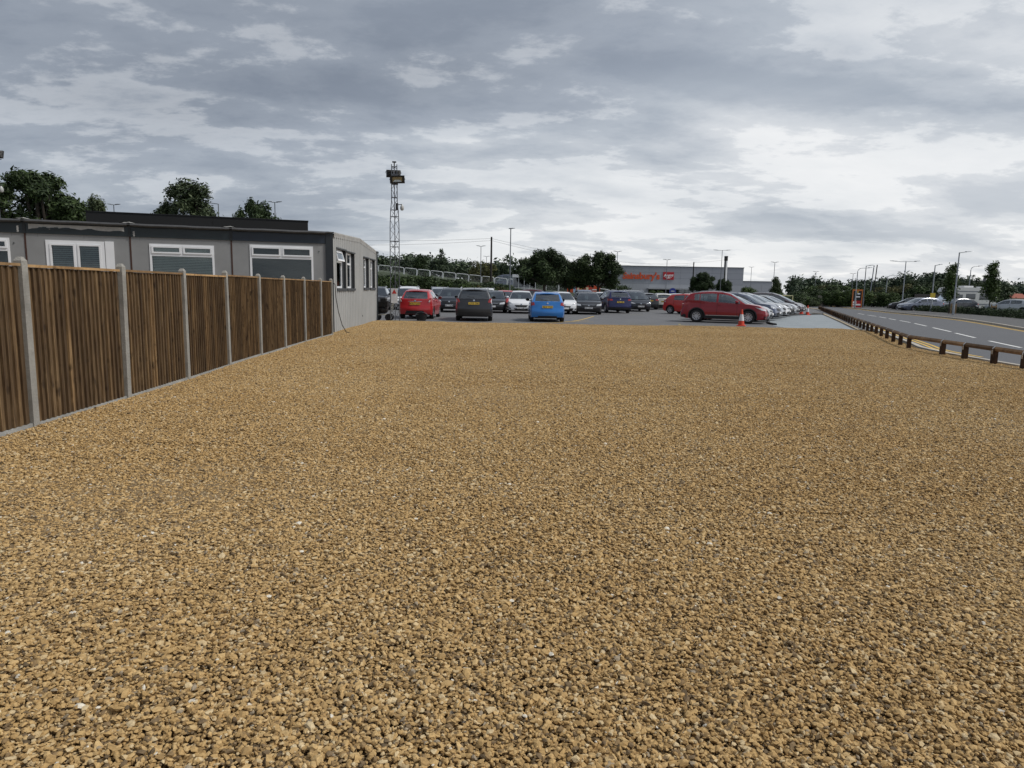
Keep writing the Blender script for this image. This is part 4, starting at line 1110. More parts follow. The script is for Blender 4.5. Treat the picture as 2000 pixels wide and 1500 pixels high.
        for sg in (1, -1):
            for x in ([s.glass[0][0] - 0.12] if len(s.glass) < 2 else [s.glass[0][0] - 0.12, (s.glass[0][1] + s.glass[1][0]) / 2, s.glass[1][1] + 0.02]):
                if abs(x - s.fw) < ra or abs(x - s.rw) < ra: zlo = s.r + ra + 0.02
                else: zlo = s.gc + 0.14
                rows = [[s.side(x + d, z, sg, 0.0025) for d in (-0.006, 0.006)] for z in np.linspace(zlo, s.zs(x) - 0.015, 8)]
                s.parts.append(('door_gap', MB().grid(rows).mesh('door_gap', M_GAP), M_GAP, None))
            for x in ([s.glass[0][1] + 0.06] + ([s.glass[1][1] + 0.16] if len(s.glass) > 1 else [])):
                zz = s.zs(x) - 0.11
                b = MB(); p = s.side(x, zz, sg, 0.02); b.box(p.x - 0.09, p.x + 0.09, p.y - 0.014, p.y + 0.014, zz - 0.014, zz + 0.014)
                s.parts.append(('door_handle', b.mesh('door_handle', None), 'PAINT', None))
            # mirror: rounded housing on a short arm
            x = xc - 0.42; zz = s.zs(x) + 0.10; yy_ = s.hw(x, 0.9)
            b = MB(); rows = []
            for (d, hw_, hh) in ((0.10, 0.05, 0.03), (0.07, 0.09, 0.065), (0.0, 0.105, 0.08), (-0.05, 0.10, 0.075)):
                rows.append([(x + d, sg * (yy_ + 0.09) + hw_ * math.cos(a), zz + hh * math.sin(a)) for a in [2 * math.pi * k / 10 for k in range(10)]])
            b.grid(rows, True); b.add(rows[0], [tuple(range(10))]); b.box(x - 0.03, x + 0.04, sg * yy_ - 0.05, sg * yy_ + 0.06, zz - 0.07, zz - 0.035)
            s.parts.append(('door_mirror', b.mesh('door_mirror', None, smooth=True), 'MIRROR', None))
        # spoiler, aerial, wiper, roof rails
        xe = r0 + 0.04; ze = s.zt(xe)
        if s.style in ('hatch', 'suv'):
            hw_ = s.W / 2 * 0.62
            b = MB(); rows = []
            for c in np.linspace(-1, 1, 9):
                sh_ = 0.04 * c * c
                rows.append([(xe + 0.10, hw_ * c, ze + 0.02), (xe - 0.14 + sh_, hw_ * c, ze + 0.022 - sh_), (xe - 0.15 + sh_, hw_ * c, ze - 0.012 - sh_), (xe - 0.03, hw_ * c, ze - 0.05)])
            b.grid(rows)
            s.parts.append(('spoiler', b.mesh('spoiler', None, smooth=True), 'PAINT', None))
        b = MB().tube([(xe + 0.15, 0, s.zt(xe + 0.15) + 0.01), (xe - 0.03, 0, s.zt(xe + 0.15) + 0.17)], 0.006, 5)
        s.parts.append(('aerial', b.mesh('aerial', M_TRIM), M_TRIM, None))
        rw0 = Vector((r1 + 0.03 - 0.10, 0, s.zt(r1 + 0.03) + 0.02)); xm = (r0 + r1) / 2
        b = MB().tube([rw0 + Vector((-0.02, 0, 0.0)), Vector((r1 + 0.045 - 0.12, 0.32, s.zt(r1 + 0.05) + 0.03))], 0.013, 5)
        s.parts.append(('rear_wiper', b.mesh('rear_wiper', M_TRIM), M_TRIM, None))
        if s.style == 'suv':
            for sg in (1, -1):
                pts = [(x, sg * (s.hw(x, 0.9) - (s.zt(x) - s.zs(x)) * s.tum + 0.0), s.zt(x) + 0.0 + (0.045 if i not in (0, 5) else -0.01)) for i, x in enumerate(np.linspace(xrf - 0.25, r0 + 0.25, 6))]
                s.parts.append(('roof_rail', MB().tube(pts, 0.018, 6).mesh('roof_rail', M_CHROME, smooth=True), M_CHROME, None))
        # wheel
        r = s.r
        s.tyre = MB().lathe([(0.62 * r, -0.10), (0.66 * r, -0.105), (0.93 * r, -0.10), (r, -0.075), (r, 0.075), (0.93 * r, 0.10), (0.66 * r, 0.105), (0.62 * r, 0.10)], 28, 'Y').mesh('tyre', M_TYRE, smooth=True, angle=50)
        s.drum = MB().lathe([(0.001, 0.03), (0.60 * r, 0.03), (0.63 * r, 0.06), (0.63 * r, -0.10), (0.001, -0.10)], 20, 'Y').mesh('wheel', M_TRIM)
        rb = MB().lathe([(0.575 * r, 0.085), (0.64 * r, 0.098), (0.665 * r, 0.09), (0.60 * r, 0.055)], 28, 'Y')
        nsp = 10 if s.clad else 7
        for k in range(nsp):
            a = 2 * math.pi * k / nsp
            Mr = Matrix.Rotation(a, 4, 'Y')
            v = [(0.08 * r, 0.075, -0.05 * r), (0.60 * r, 0.088, -0.075 * r), (0.60 * r, 0.088, 0.075 * r), (0.08 * r, 0.075, 0.05 * r), (0.08 * r, 0.045, -0.05 * r), (0.60 * r, 0.05, -0.075 * r), (0.60 * r, 0.05, 0.075 * r), (0.08 * r, 0.045, 0.05 * r)]
            rb.add([Mr @ Vector(p) for p in v], [(0, 1, 2, 3), (0, 4, 5, 1), (3, 2, 6, 7)])
        rb.lathe([(0.001, 0.088), (0.09 * r, 0.084), (0.13 * r, 0.07), (0.14 * r, 0.045)], 12, 'Y')
        s.rim = rb.mesh('rim', M_RIM, fix=False)
        s.plate_f = MB().box(-0.006, 0.006, -0.26, 0.26, -0.056, 0.056).mesh('number_plate', M_PLW)
        s.plate_r = MB().box(-0.006, 0.006, -0.26, 0.26, -0.056, 0.056).mesh('number_plate', M_PLY)
        s.zpf, s.zpr = Lt.get('pf', 0.40), Lt.get('pr', 0.68)

KINDS = {}
def kind(name, *a, **k): KINDS[name] = Kind(name, *a, **k)
hatch_sh = lambda L, k=0.0: [(-L / 2, 0.97 + k), (-L / 2 + 0.35, 1.02 + k), (-0.5, 0.985 + k), (0.55, 0.95 + k), (0.95, 0.945 + k), (1.25, 0.90 + k), (L / 2 - 0.28, 0.80 + k), (L / 2, 0.66 + k)]
kind('city_hatch', 3.97, 1.74, 1.49, 2.49, 0.80, 0.305, 0.19, hatch_sh(3.97), [(1.08, 0.94), (0.30, 1.385), (-0.1, 1.46), (-0.5, 1.475), (-1.1, 1.44), (-1.46, 1.385), (-1.86, 1.0)], 0.37,
     glass=[(0.80, -0.26), (-0.34, -1.15)], rearwin=(-1.42, -1.80), lights=dict(tail=[(0.60, 0.84), (0.80, 0.80), (0.86, 1.06), (0.72, 1.06)], tail2=[(0.66, 0.86), (0.74, 0.86), (0.75, 0.96), (0.70, 0.96)], rbar=0.87, grille=[(-0.34, 0.43), (0.34, 0.43), (0.44, 0.56), (-0.44, 0.56)], intake=[(-0.4, 0.24), (0.4, 0.24), (0.5, 0.34), (-0.5, 0.34)], head=[(0.52, 0.60), (0.84, 0.66), (1.1, 0.82), (0.66, 0.72)], pf=0.37, pr=0.77))
kind('round_hatch', 3.96, 1.74, 1.47, 2.54, 0.78, 0.305, 0.19, hatch_sh(3.96, 0.0), [(1.14, 0.94), (0.34, 1.37), (-0.1, 1.445), (-0.5, 1.455), (-1.1, 1.42), (-1.45, 1.37), (-1.84, 1.0)], 0.34,
     glass=[(0.82, -0.22), (-0.30, -1.1)], rearwin=(-1.40, -1.80), lights=dict(tail=[(0.62, 0.82), (0.98, 0.76), (1.0, 0.98), (0.66, 0.96)], tail2=[(0.86, 0.84), (0.99, 0.84), (1.0, 0.94), (0.87, 0.94)], pr=0.74, valance=[(-0.5, 0.20), (0.5, 0.20), (0.45, 0.30), (-0.45, 0.30)], grille=[(-0.36, 0.44), (0.36, 0.44), (0.40, 0.54), (-0.40, 0.54)]))
kind('family_hatch', 4.25, 1.79, 1.46, 2.63, 0.87, 0.315, 0.17, hatch_sh(4.25, -0.01), [(1.10, 0.935), (0.32, 1.37), (-0.1, 1.435), (-0.5, 1.45), (-1.2, 1.42), (-1.55, 1.36), (-2.0, 1.0)], 0.37,
     glass=[(0.82, -0.20), (-0.28, -1.25)], rearwin=(-1.52, -1.95), lights=dict(bar=0.625, grille=[(-0.46, 0.57), (0.46, 0.57), (0.46, 0.66), (-0.46, 0.66)], head=[(0.50, 0.57), (0.96, 0.60), (1.0, 0.74), (0.54, 0.68)], pf=0.44, pr=0.80, tail=[(0.5, 0.80), (0.95, 0.80), (0.96, 0.93), (0.5, 0.93)]))
kind('crossover', 4.38, 1.82, 1.60, 2.63, 0.89, 0.345, 0.22, [(-2.19, 1.06), (-1.85, 1.12), (-0.6, 1.07), (0.55, 1.03), (0.95, 1.02), (1.3, 0.985), (1.9, 0.91), (2.19, 0.76)], [(1.10, 1.02), (0.34, 1.49), (-0.1, 1.575), (-0.6, 1.59), (-1.3, 1.55), (-1.66, 1.49), (-2.04, 1.12)], 0.37, 'suv',
     glass=[(0.80, -0.22), (-0.30, -1.22), (-1.26, -1.52)], rearwin=(-1.62, -2.0), cladding=True, lights=dict(tail=[(0.66, 0.92), (1.02, 0.86), (1.04, 1.12), (0.74, 1.08)], tail2=[(0.80, 0.92), (0.96, 0.92), (0.98, 1.02), (0.84, 1.02)], dark=True, dark_bumper=0.60, pr=0.86, pf=0.46, head=[(0.50, 0.70), (0.98, 0.74), (1.08, 0.90), (0.60, 0.80)], grille=[(-0.42, 0.56), (0.42, 0.56), (0.48, 0.72), (-0.48, 0.72)], intake=[(-0.55, 0.28), (0.55, 0.28), (0.6, 0.46), (-0.6, 0.46)], valance=[(-0.5, 0.25), (0.5, 0.25), (0.45, 0.45), (-0.45, 0.45)]))
kind('sport_crossover', 4.30, 1.84, 1.63, 2.62, 0.86, 0.345, 0.21, [(-2.15, 1.06), (-1.85, 1.18), (-1.3, 1.14), (-0.6, 1.06), (0.55, 1.02), (0.95, 1.01), (1.3, 0.985), (1.85, 0.90), (2.15, 0.74)], [(1.10, 1.01), (0.36, 1.52), (-0.05, 1.61), (-0.6, 1.63), (-1.3, 1.59), (-1.74, 1.51), (-2.08, 1.14)], 0.36, 'suv',
     glass=[(0.84, -0.24), (-0.34, -1.18), (-1.22, -1.48)], rearwin=(-1.68, -2.05), cladding=True, lights=dict(tail=[(0.55, 0.90), (1.05, 0.88), (1.25, 1.04), (0.6, 1.02)], pr=0.80, pf=0.44, head=[(0.50, 0.66), (0.98, 0.70), (1.30, 0.86), (0.60, 0.76)], grille=[(-0.38, 0.56), (0.38, 0.56), (0.48, 0.70), (-0.48, 0.70)], dark_bumper=0.42))
kind('mini_hatch', 3.72, 1.69, 1.41, 2.47, 0.70, 0.31, 0.17, [(-1.86, 0.96), (-1.6, 0.97), (-0.5, 0.955), (0.5, 0.945), (0.95, 0.935), (1.3, 0.90), (1.65, 0.84), (1.86, 0.70)], [(0.90, 0.935), (0.44, 1.34), (0, 1.395), (-0.5, 1.405), (-1.2, 1.375), (-1.5, 1.34), (-1.76, 0.99)], 0.24,
     glass=[(0.66, -0.42), (-0.48, -1.42)], rearwin=(-1.46, -1.72), lights=dict(tail=[(0.62, 0.72), (0.76, 0.72), (0.76, 0.94), (0.62, 0.94)], pr=0.72, rbar=0.83, head=[(0.50, 0.60), (0.74, 0.62), (0.74, 0.80), (0.50, 0.78)]))
kind('people_carrier', 4.45, 1.83, 1.66, 2.75, 0.92, 0.325, 0.17, [(-2.22, 1.03), (-1.9, 1.06), (-0.5, 1.02), (0.75, 0.98), (1.2, 0.96), (1.6, 0.90), (1.95, 0.82), (2.22, 0.68)], [(1.52, 0.95), (0.50, 1.50), (0.0, 1.62), (-0.5, 1.65), (-1.4, 1.62), (-1.85, 1.56), (-2.12, 1.06)], 0.30, 'suv',
     glass=[(1.12, -0.10), (-0.18, -1.15), (-1.2, -1.7)], rearwin=(-1.82, -2.08), lights=dict(pf=0.42, pr=0.80, tail=[(0.70, 0.86), (0.9, 0.84), (0.9, 1.06), (0.72, 1.06)]))
kind('panel_van', 5.3, 1.98, 2.35, 3.3, 0.98, 0.34, 0.2, [(-2.65, 1.30), (-1.9, 1.30), (0.75, 1.28), (1.3, 1.26), (1.7, 1.16), (2.3, 1.02), (2.65, 0.78)], [(2.0, 1.10), (1.1, 2.05), (0.6, 2.24), (0.0, 2.33), (-1.4, 2.34), (-2.42, 2.30), (-2.62, 1.30)], 0.12, 'van',
     glass=[(1.55, 0.45), (0.30, -0.9), (-1.0, -2.2)], rearwin=(-2.45, -2.60), lights=dict(tail=[(0.86, 0.8), (0.98, 0.8), (0.98, 1.2), (0.86, 1.2)], pr=0.6))

def car(kd, colour, x, y, heading, label, front_plate=None, rear_plate=None, sheet=True, mirror=None, group='cars parked on the sales lot', detail=True, z=0.006, rsheet=False, dark_rim=False):
    K = KINDS[kd]
    t = thing('parked_car' if kd != 'panel_van' else 'parked_van', label, 'car' if kd != 'panel_van' else 'van', (x, y, z), R(heading), group)
    pm_ = PAINT[colour]
    for nm, me_, m_, par in K.parts:
        if m_ in ('PAINT', 'MIRROR') and not len(me_.materials): me_.materials.append(pm_)
        use(nm, me_, t, m=(pm_ if m_ == 'PAINT' else (M_TRIM if mirror == 'black' else pm_)) if isinstance(m_, str) else None)
    for xw in (K.fw, K.rw):
        for sg in (1, -1):
            wh = use('wheel', K.drum, t, (xw, sg * (K.W / 2 - 0.115), K.r - 0.004), (0, random.uniform(0, 3), 0 if sg > 0 else math.pi))
            use('tyre', K.tyre, wh); use('rim', K.rim, wh, m=M_TRIM if dark_rim else None)
    for front, txt, me_, zp in ((True, front_plate, K.plate_f, K.zpf), (False, rear_plate, K.plate_r, K.zpr)):
        p = K.face(front, 0, zp, 0.025)
        pl = use('number_plate', me_, t, tuple(p), (0, R(-6) if front else R(10), 0))
        if txt:
            lettering('registration', txt, 0.105, M_INK, pl, (0.008 if front else -0.008, 0, -0.002), (R(90), 0, R(90) if front else R(-90)), 0.0008, 0.002, spacing=1.02)
    if sheet:
        xs_ = K.top[0][0] - 0.42; zz = K.zs(xs_) + 0.17
        b_ = cached(('sheet', kd), lambda: MB().box(-0.11, 0.11, -0.003, 0.003, -0.14, 0.14).mesh('price_sheet', M_PAPER))
        use('price_sheet', b_, t, (xs_ + 0.02, -0.12, zz - 0.01), (R(-38), 0, R(90)))
    if rsheet:
        b_ = cached(('rsheet', kd), lambda: MB().box(-0.14, 0.14, -0.003, 0.003, -0.09, 0.09).mesh('price_sheet', M_PAPER))
        use('price_sheet', b_, t, (K.rearwin[1] + 0.22, 0.05, K.zt(K.rearwin[1] + 0.22) - 0.13), (R(30), 0, R(90)))
    return t
UPW, DOWN = 90, -90
# front row, tails to the gravel
car('city_hatch', 'red', -4.92, 36.55, 89, 'bright red hatchback with its tail to the gravel by the floodlight mast', None, 'WX13 LNV', rsheet=True)
car('crossover', 'grey', -1.98, 35.25, 92, 'charcoal grey crossover with silver roof rails and dark rear bumper', None, 'CF12 CNJ', sheet=False)
car('round_hatch', 'blue', 1.68, 35.6, 90, 'bright sky blue hatchback with its tail to the gravel', None, 'RE13 VXN', rsheet=True, mirror='black')
# second row
car('crossover', 'black', -9.3, 46.4, -84, 'black crossover with pale headlamp half hidden by the office corner')
car('people_carrier', 'white', -7.75, 50.6, -88, 'white people carrier behind the foot of the floodlight mast')
car('people_carrier', 'silver', -6.0, 56.2, -80, 'silver people carrier rising behind the bright red hatchback')
car('crossover', 'slate', -4.25, 47.2, -89, 'dark slate crossover with white plate facing out between red and grey cars', 'NL17 AOM')
car('family_hatch', 'black', -1.35, 47.4, -92, 'black hatchback nose out just past the charcoal grey crossover')
car('city_hatch', 'white', 0.52, 47.0, -90, 'white small hatchback with wide black grille facing the gravel', 'WJ14 LBZ')
car('round_hatch', 'white', 3.25, 47.2, -86, 'white small hatchback nose out right behind the sky blue hatchback', mirror='black')
car('family_hatch', 'black', 5.15, 47.6, -94, 'black family hatchback with silver grille bar facing the gravel', 'GL16 MTT')
car('sport_crossover', 'navy', 7.45, 51.6, 97, 'dark navy blue crossover parked tail out beside the black family hatchback', None, 'YP66 VBD', sheet=False)
car('people_carrier', 'slate', 9.95, 56.4, -87, 'dark slate people carrier with bright headlamps facing out beside the navy crossover', 'AV11 KTN')
car('family_hatch', 'black', 12.05, 63.2, 93, 'black hatchback parked tail out beside the cream mini hatchback', None, 'LD09 UFS')
car('mini_hatch', 'cream', 14.1, 64.6, 80, 'cream white mini hatchback with upright red tail lamps', None, 'RO60 WEJ', sheet=False)
car('round_hatch', 'bright_red', 13.1, 50.2, -40, 'bright red small hatchback tucked behind the dark red crossover')
# third row and beyond
car('people_carrier', 'white', -6.6, 62.5, -80, 'white car roof showing behind the dark slate crossover')
car('city_hatch', 'bluegrey', -10.4, 60, -75, 'blue grey hatchback at the hedge behind the white people carrier')
car('people_carrier', 'white', -2.4, 60.5, -90, 'white car facing out behind the black hatchback in the second row')
car('city_hatch', 'bright_red', -0.6, 54.5, -84, 'red hatchback close behind the small white hatchback with wide grille')
car('crossover', 'maroon', 2.2, 58.7, -18, 'maroon estate seen side on behind the sky blue hatchback')
car('family_hatch', 'black', 5.75, 56.6, 84, 'black hatchback with red tail lamp behind the white small hatchback', sheet=False)
car('people_carrier', 'bluegrey', 6.3, 61.2, -90, 'blue roofed people carrier behind the black family hatchback')
car('city_hatch', 'white', 8.2, 63.2, -88, 'white hatchback showing over the bonnet of the navy crossover')
car('city_hatch', 'bright_red', 9.8, 68.5, -88, 'red hatchback far behind the navy crossover near the barriers')
car('people_carrier', 'silver', 12.1, 71.5, 4, 'silver people carrier side on at the back of the lot')
car('family_hatch', 'slate', 15.1, 70.2, 82, 'dark hatchback behind the cream mini hatchback')
car('family_hatch', 'silver', 17.4, 73, -88, 'silver hatchback at the back of the lot under the blue sign')
car('city_hatch', 'white', 18.3, 66.5, 70, 'white hatchback behind the bright red small hatchback')
car('family_hatch', 'cream', 19.4, 75.5, 70, 'pale cream hatchback at the very back of the lot')
car('crossover', 'white', 18.2, 60.5, -60, 'white crossover roof above the dark red crossover')
# row nosed towards the knee rail
car('sport_crossover', 'crimson', 11.35, 36.9, -22, 'dark red crossover seen from the side with ten spoke alloys', sheet=False)
rowc = [('family_hatch', 'silver', 'silver hatchback parked directly alongside the dark red crossover'), ('crossover', 'bluegrey', 'blue grey crossover second from the dark red crossover in the row'), ('crossover', 'silver', 'silver crossover with black bumper midway along the row'), ('family_hatch', 'white', 'white hatchback midway along the row of noses'),
        ('family_hatch', 'black', 'black hatchback nosed towards the rail behind a traffic cone'), ('family_hatch', 'silver', 'silver hatchback with wide grille beside the grey mauve people carrier'), ('people_carrier', 'mauve', 'grey mauve people carrier ending the row by the slab'), ('family_hatch', 'black', 'black hatchback beyond the grey mauve people carrier at the row end')]
for k, (kd, cl_, lb) in enumerate(rowc):
    car(kd, cl_, 11.05 + 1.38 * (k + 1) + 0.15, 36.9 + 2.62 * (k + 1), -29 + random.uniform(-2, 2), lb, group='cars nosed towards the knee rail')
# ================================================================== trees and shrubs
def leaf_mat(name, dark, light):
    m, t, b = new_mat(name)
    geo_ = t.n('ShaderNodeNewGeometry'); oi = t.n('ShaderNodeObjectInfo')
    f = geo_.outputs['Random Per Island']
    c = t.mix(f, dark, light)
    big_ = t.ramp(t.noise(geo_.outputs['Position'], 0.5, 3, 0.5), [(0.35, (0.7, 0.72, 0.7)), (0.7, (1.25, 1.2, 1.05))])
    c = t.mix(1.0, c, big_, 'MULTIPLY')
    c = t.mix(1.0, c, t.ramp(oi.outputs['Random'], [(0.0, (0.85, 0.9, 0.9)), (1.0, (1.15, 1.08, 1.0))]), 'MULTIPLY')
    t.l(c, b.inputs['Base Color'])
    b.inputs['Roughness'].default_value = 0.6
    b.inputs['Specular IOR Level'].default_value = 0.3
    return m
M_LEAF = leaf_mat('leaf_green', (0.030, 0.057, 0.016), (0.084, 0.135, 0.035))
M_LEAFD = leaf_mat('leaf_dark', (0.019, 0.035, 0.014), (0.049, 0.081, 0.027))
M_LEAFO = leaf_mat('leaf_olive', (0.054, 0.062, 0.022), (0.135, 0.135, 0.049))
M_LEAFG = leaf_mat('leaf_grey', (0.041, 0.062, 0.032), (0.101, 0.128, 0.068))
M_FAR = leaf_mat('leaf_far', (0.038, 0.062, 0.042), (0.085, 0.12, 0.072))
M_FAR2 = leaf_mat('leaf_far_haze', (0.046, 0.068, 0.070), (0.076, 0.105, 0.105))  # bluish distance haze mixed into the leaf colour
M_BARK = mat('bark', (0.055, 0.045, 0.035), 0.9, 0.3, 12.0, 0.5)
def leaves_mesh(name, lobes, n, size, seed, m, asp=1.5, shellb=0.45, drop=0.0):
    """n small leaf faces through the volume of the lobes (cx, cy, cz, rx, ry, rz), in loose sprays"""
    g = np.random.default_rng(seed)
    lob = np.array(lobes, float)
    vol = (lob[:, 3] * lob[:, 4] * lob[:, 5]) ** 0.7
    pick = g.choice(len(lob), n // 9 + 1, p=vol / vol.sum())
    d = g.normal(size=(len(pick), 3)); d /= np.linalg.norm(d, axis=1, keepdims=True)
    rad = shellb + (1.06 - shellb) * g.uniform(0, 1, len(pick)) ** 0.6
    cen = lob[pick, :3] + d * rad[:, None] * lob[pick, 3:6]
    cen = np.repeat(cen, 9, 0)[:n]
    dd = np.repeat(d, 9, 0)[:n]
    cen = cen + g.normal(size=cen.shape) * size * 1.25
    cen[:, 2] -= drop * g.uniform(0, 1, len(cen)) * size * 4
    nr = dd + g.normal(size=cen.shape) * 0.75 + np.array([0, 0, 0.35]); nr /= np.linalg.norm(nr, axis=1, keepdims=True)
    a = np.cross(nr, g.normal(size=cen.shape)); a /= np.linalg.norm(a, axis=1, keepdims=True)
    b_ = np.cross(nr, a)
    s_ = size * g.uniform(0.55, 1.25, n)[:, None]
    v = np.stack([cen - a * s_ * asp, cen - b_ * s_ * 0.55 + nr * s_ * 0.15, cen + a * s_ * asp, cen + b_ * s_ * 0.55 + nr * s_ * 0.15], 1).reshape(-1, 3)
    v[:, 2] = np.maximum(v[:, 2], 0.02)
    me_ = bpy.data.meshes.new(name)
    me_.vertices.add(len(v)); me_.vertices.foreach_set('co', v.astype(np.float32).ravel())
    me_.loops.add(n * 4); me_.loops.foreach_set('vertex_index', np.arange(n * 4, dtype=np.int32))
    me_.polygons.add(n); me_.polygons.foreach_set('loop_start', np.arange(0, n * 4, 4, dtype=np.int32))
    me_.update(calc_edges=True); me_.shade_flat()
    me_.materials.append(m)
    return me_
def limbs_mesh(h, lobes, r, seed, trunk_h):
    rd = random.Random(seed); b = MB()
    b.tube([(0, 0, -0.2), (0.05 * r, 0, trunk_h * 0.5), (0, 0.1 * r, trunk_h), (0.1, 0, h * 0.75)], [r * 1.25, r, r * 0.8, r * 0.2], 9)
    for l in lobes:
        c_ = Vector(l[:3]); st_ = Vector((0, 0, min(trunk_h * rd.uniform(0.75, 1.05), c_.z * 0.9)))
        md_ = (st_ + c_) / 2 + Vector((rd.uniform(-.2, .2), rd.uniform(-.2, .2), -0.1 * l[5]))
        b.tube([st_, md_, c_, c_ + Vector((rd.uniform(-.5, .5) * l[3], rd.uniform(-.5, .5) * l[4], 0.6 * l[5]))], [r * 0.5, r * 0.32, r * 0.16, r * 0.04], 6)
    return b.mesh('trunk', M_BARK, smooth=True, fix=False)
def rnd_lobes(seed, n, R_, z0, z1, rl, flat=0.75, taper=0.0):
    rd = random.Random(seed); out = []
    for k in range(n):
        u = (k + 0.5) / n; z = z0 + (z1 - z0) * u
        rr_ = R_ * math.sqrt(max(0.05, 1 - ((u - 0.38) / 0.72) ** 2)) * (1 - taper * u)
        a = k * 2.4 + rd.uniform(-.5, .5); q_ = rr_ * rd.uniform(0.25, 0.85)
        s_ = rl * rd.uniform(0.7, 1.25) * (1 - 0.35 * u)
        out.append((q_ * math.cos(a), q_ * math.sin(a), z, s_, s_, s_ * flat))
    return out
TREES = {}
def tree_kind(name, h, R_, n, rl, z0, leaf, nl, m, r=0.2, seed=1, th=None, taper=0.0, flat=0.75, asp=1.5, drop=0.0):
    lb = rnd_lobes(seed, n, R_, z0, h - rl * 0.6, rl, flat, taper)
    TREES[name] = (leaves_mesh('crown', lb, nl, leaf, seed, m, asp, drop=drop), limbs_mesh(h, lb, r, seed, th or z0), h)
tree_kind('oak', 9.0, 3.8, 30, 0.95, 2.6, 0.115, 27000, M_LEAFD, 0.28, 3)
tree_kind('oak_b', 8.5, 3.6, 28, 0.95, 2.2, 0.115, 25000, M_LEAFD, 0.26, 11)
tree_kind('birch', 10.0, 2.7, 28, 0.75, 2.5, 0.10, 19000, M_LEAFG, 0.16, 5, taper=0.45, flat=1.1, drop=1.0)
tree_kind('maple', 6.0, 2.8, 26, 0.75, 2.5, 0.10, 20000, M_LEAFD, 0.16, 8)
tree_kind('maple_b', 6.2, 2.75, 26, 0.75, 2.6, 0.10, 20000, M_LEAFD, 0.15, 21)
tree_kind('young', 4.6, 0.75, 12, 0.42, 1.6, 0.075, 3600, M_LEAF, 0.05, 6, taper=0.5, flat=1.3)
tree_kind('fir', 7.0, 2.5, 16, 1.1, 0.6, 0.13, 12000, M_LEAFD, 0.2, 9, taper=0.65, flat=0.9)
tree_kind('shrub', 3.0, 1.5, 9, 0.85, 0.7, 0.09, 6500, M_LEAF, 0.07, 13)
tree_kind('shrub_b', 2.8, 1.5, 9, 0.85, 0.6, 0.09, 6500, M_LEAFD, 0.07, 17)
tree_kind('thorn', 3.6, 1.7, 10, 0.8, 1.0, 0.085, 4600, M_LEAFO, 0.09, 19, flat=0.9)
tree_kind('far_tree', 9.0, 3.4, 10, 1.9, 1.5, 0.34, 2600, M_FAR, 0.25, 23)
tree_kind('far_pine', 10.0, 1.6, 9, 0.95, 3.0, 0.22, 1700, M_FAR, 0.2, 29, taper=0.3)
def tree(name, kd, label, x, y, h, cat='tree', group=None, wide=1.0, z=0.0, rz=None):
    cm_, tm_, h0 = TREES[kd]
    s_ = h / h0
    t = thing(name, label, cat, (x, y, z), random.uniform(0, 6) if rz is None else rz, group, (s_ * wide, s_ * wide, s_))
    use('crown', cm_, t); use('trunk', tm_, t)
    return t
# behind the office
tree('oak_tree', 'oak', 'tall spreading dark tree over the torn fascia of the office', -39.6, 58, 10.8, group='trees behind the office', wide=1.15)
tree('oak_tree', 'oak_b', 'broad dark tree behind the second floodlight mast', -47.0, 60, 10.2, group='trees behind the office')
tree('oak_tree', 'birch', 'small loose tree between the broad dark tree and the black roof unit', -36.4, 60.5, 9.0, group='trees behind the office', wide=0.9)
tree('birch_tree', 'birch', 'pointed grey green birch standing behind the black roof unit', -32.6, 70, 11.9, group='trees behind the office', wide=1.5)
tree('birch_tree', 'birch', 'lower shoulder of birch foliage at the edge of the black roof unit', -35.2, 70.5, 9.9, group='trees behind the office', wide=1.0)
tree('round_tree', 'maple', 'round dark treetop above the black roof unit next to a lamp', -25.8, 70, 10.1, group='trees behind the office', wide=0.62)
# raised bank behind the lot, falling to the right
def bank_h(x): return max(0.0, min(6.0, 2.1 - 0.09 * x))
b = MB(); rows = []
for x in np.linspace(-120, 40, 41):
    hh = bank_h(x)
    rows.append([(x, 86.0, -0.04), (x, 94, hh * 0.45), (x, 104, hh), (x, 140, hh), (x, 260, hh * 1.1 + 1.0), (x, 400, hh + 2)])
struct(b.grid(rows).obj('bank', M_GRASS, smooth=True))
# hedge of separate shrubs along the back of the lot
rd = random.Random(5)
hx = -25.0; i = 0
words = ['dense', 'ragged', 'leafy', 'broad', 'thick', 'bushy', 'tangled', 'rounded', 'dark', 'spreading', 'full', 'uneven', 'low', 'loose', 'compact', 'scrubby', 'dusky', 'matted', 'heavy', 'glossy']
while hx < 3.4:
    px_h = float(np.interp(hx, [-16, -8, -3, 3], [3.1, 2.8, 2.2, 1.75])) * rd.uniform(0.88, 1.1)
    kd = 'thorn' if -4.8 < hx < -1.5 and i % 2 else ('shrub', 'shrub_b')[i % 2]
    tree('hedge_shrub', kd, 'dark green shrub in the hedge closing off the back of the sales lot', hx, 81.5 + rd.uniform(-0.8, 0.8), px_h, 'shrub', 'shrubs in the hedge behind the lot', 1.15 if kd != 'thorn' else 0.9)
    hx += rd.uniform(1.15, 1.65); i += 1
hx = -24.5
while hx < 0:
    tree('hedge_shrub', 'shrub_b', 'dark green shrub in the second rank of the hedge behind the lot', hx, 84.6 + rd.uniform(-0.5, 0.5), float(np.interp(hx, [-16, -8, -3, 3], [3.3, 2.95, 2.4, 1.85])) * rd.uniform(0.9, 1.08), 'shrub', 'shrubs in the second rank of the hedge', 1.2)
    hx += rd.uniform(1.6, 2.2)
tree('fir_tree', 'fir', 'broad pointed dark evergreen above the hedge behind the bright red hatchback', -17.4, 128, 5.6, group='trees behind the lot', z=2.0, wide=1.35)
tree('autumn_bush', 'thorn', 'brownish loose bush beside the telegraph pole', -5.2, 112, 5.0, 'bush', wide=1.2, z=1.2)
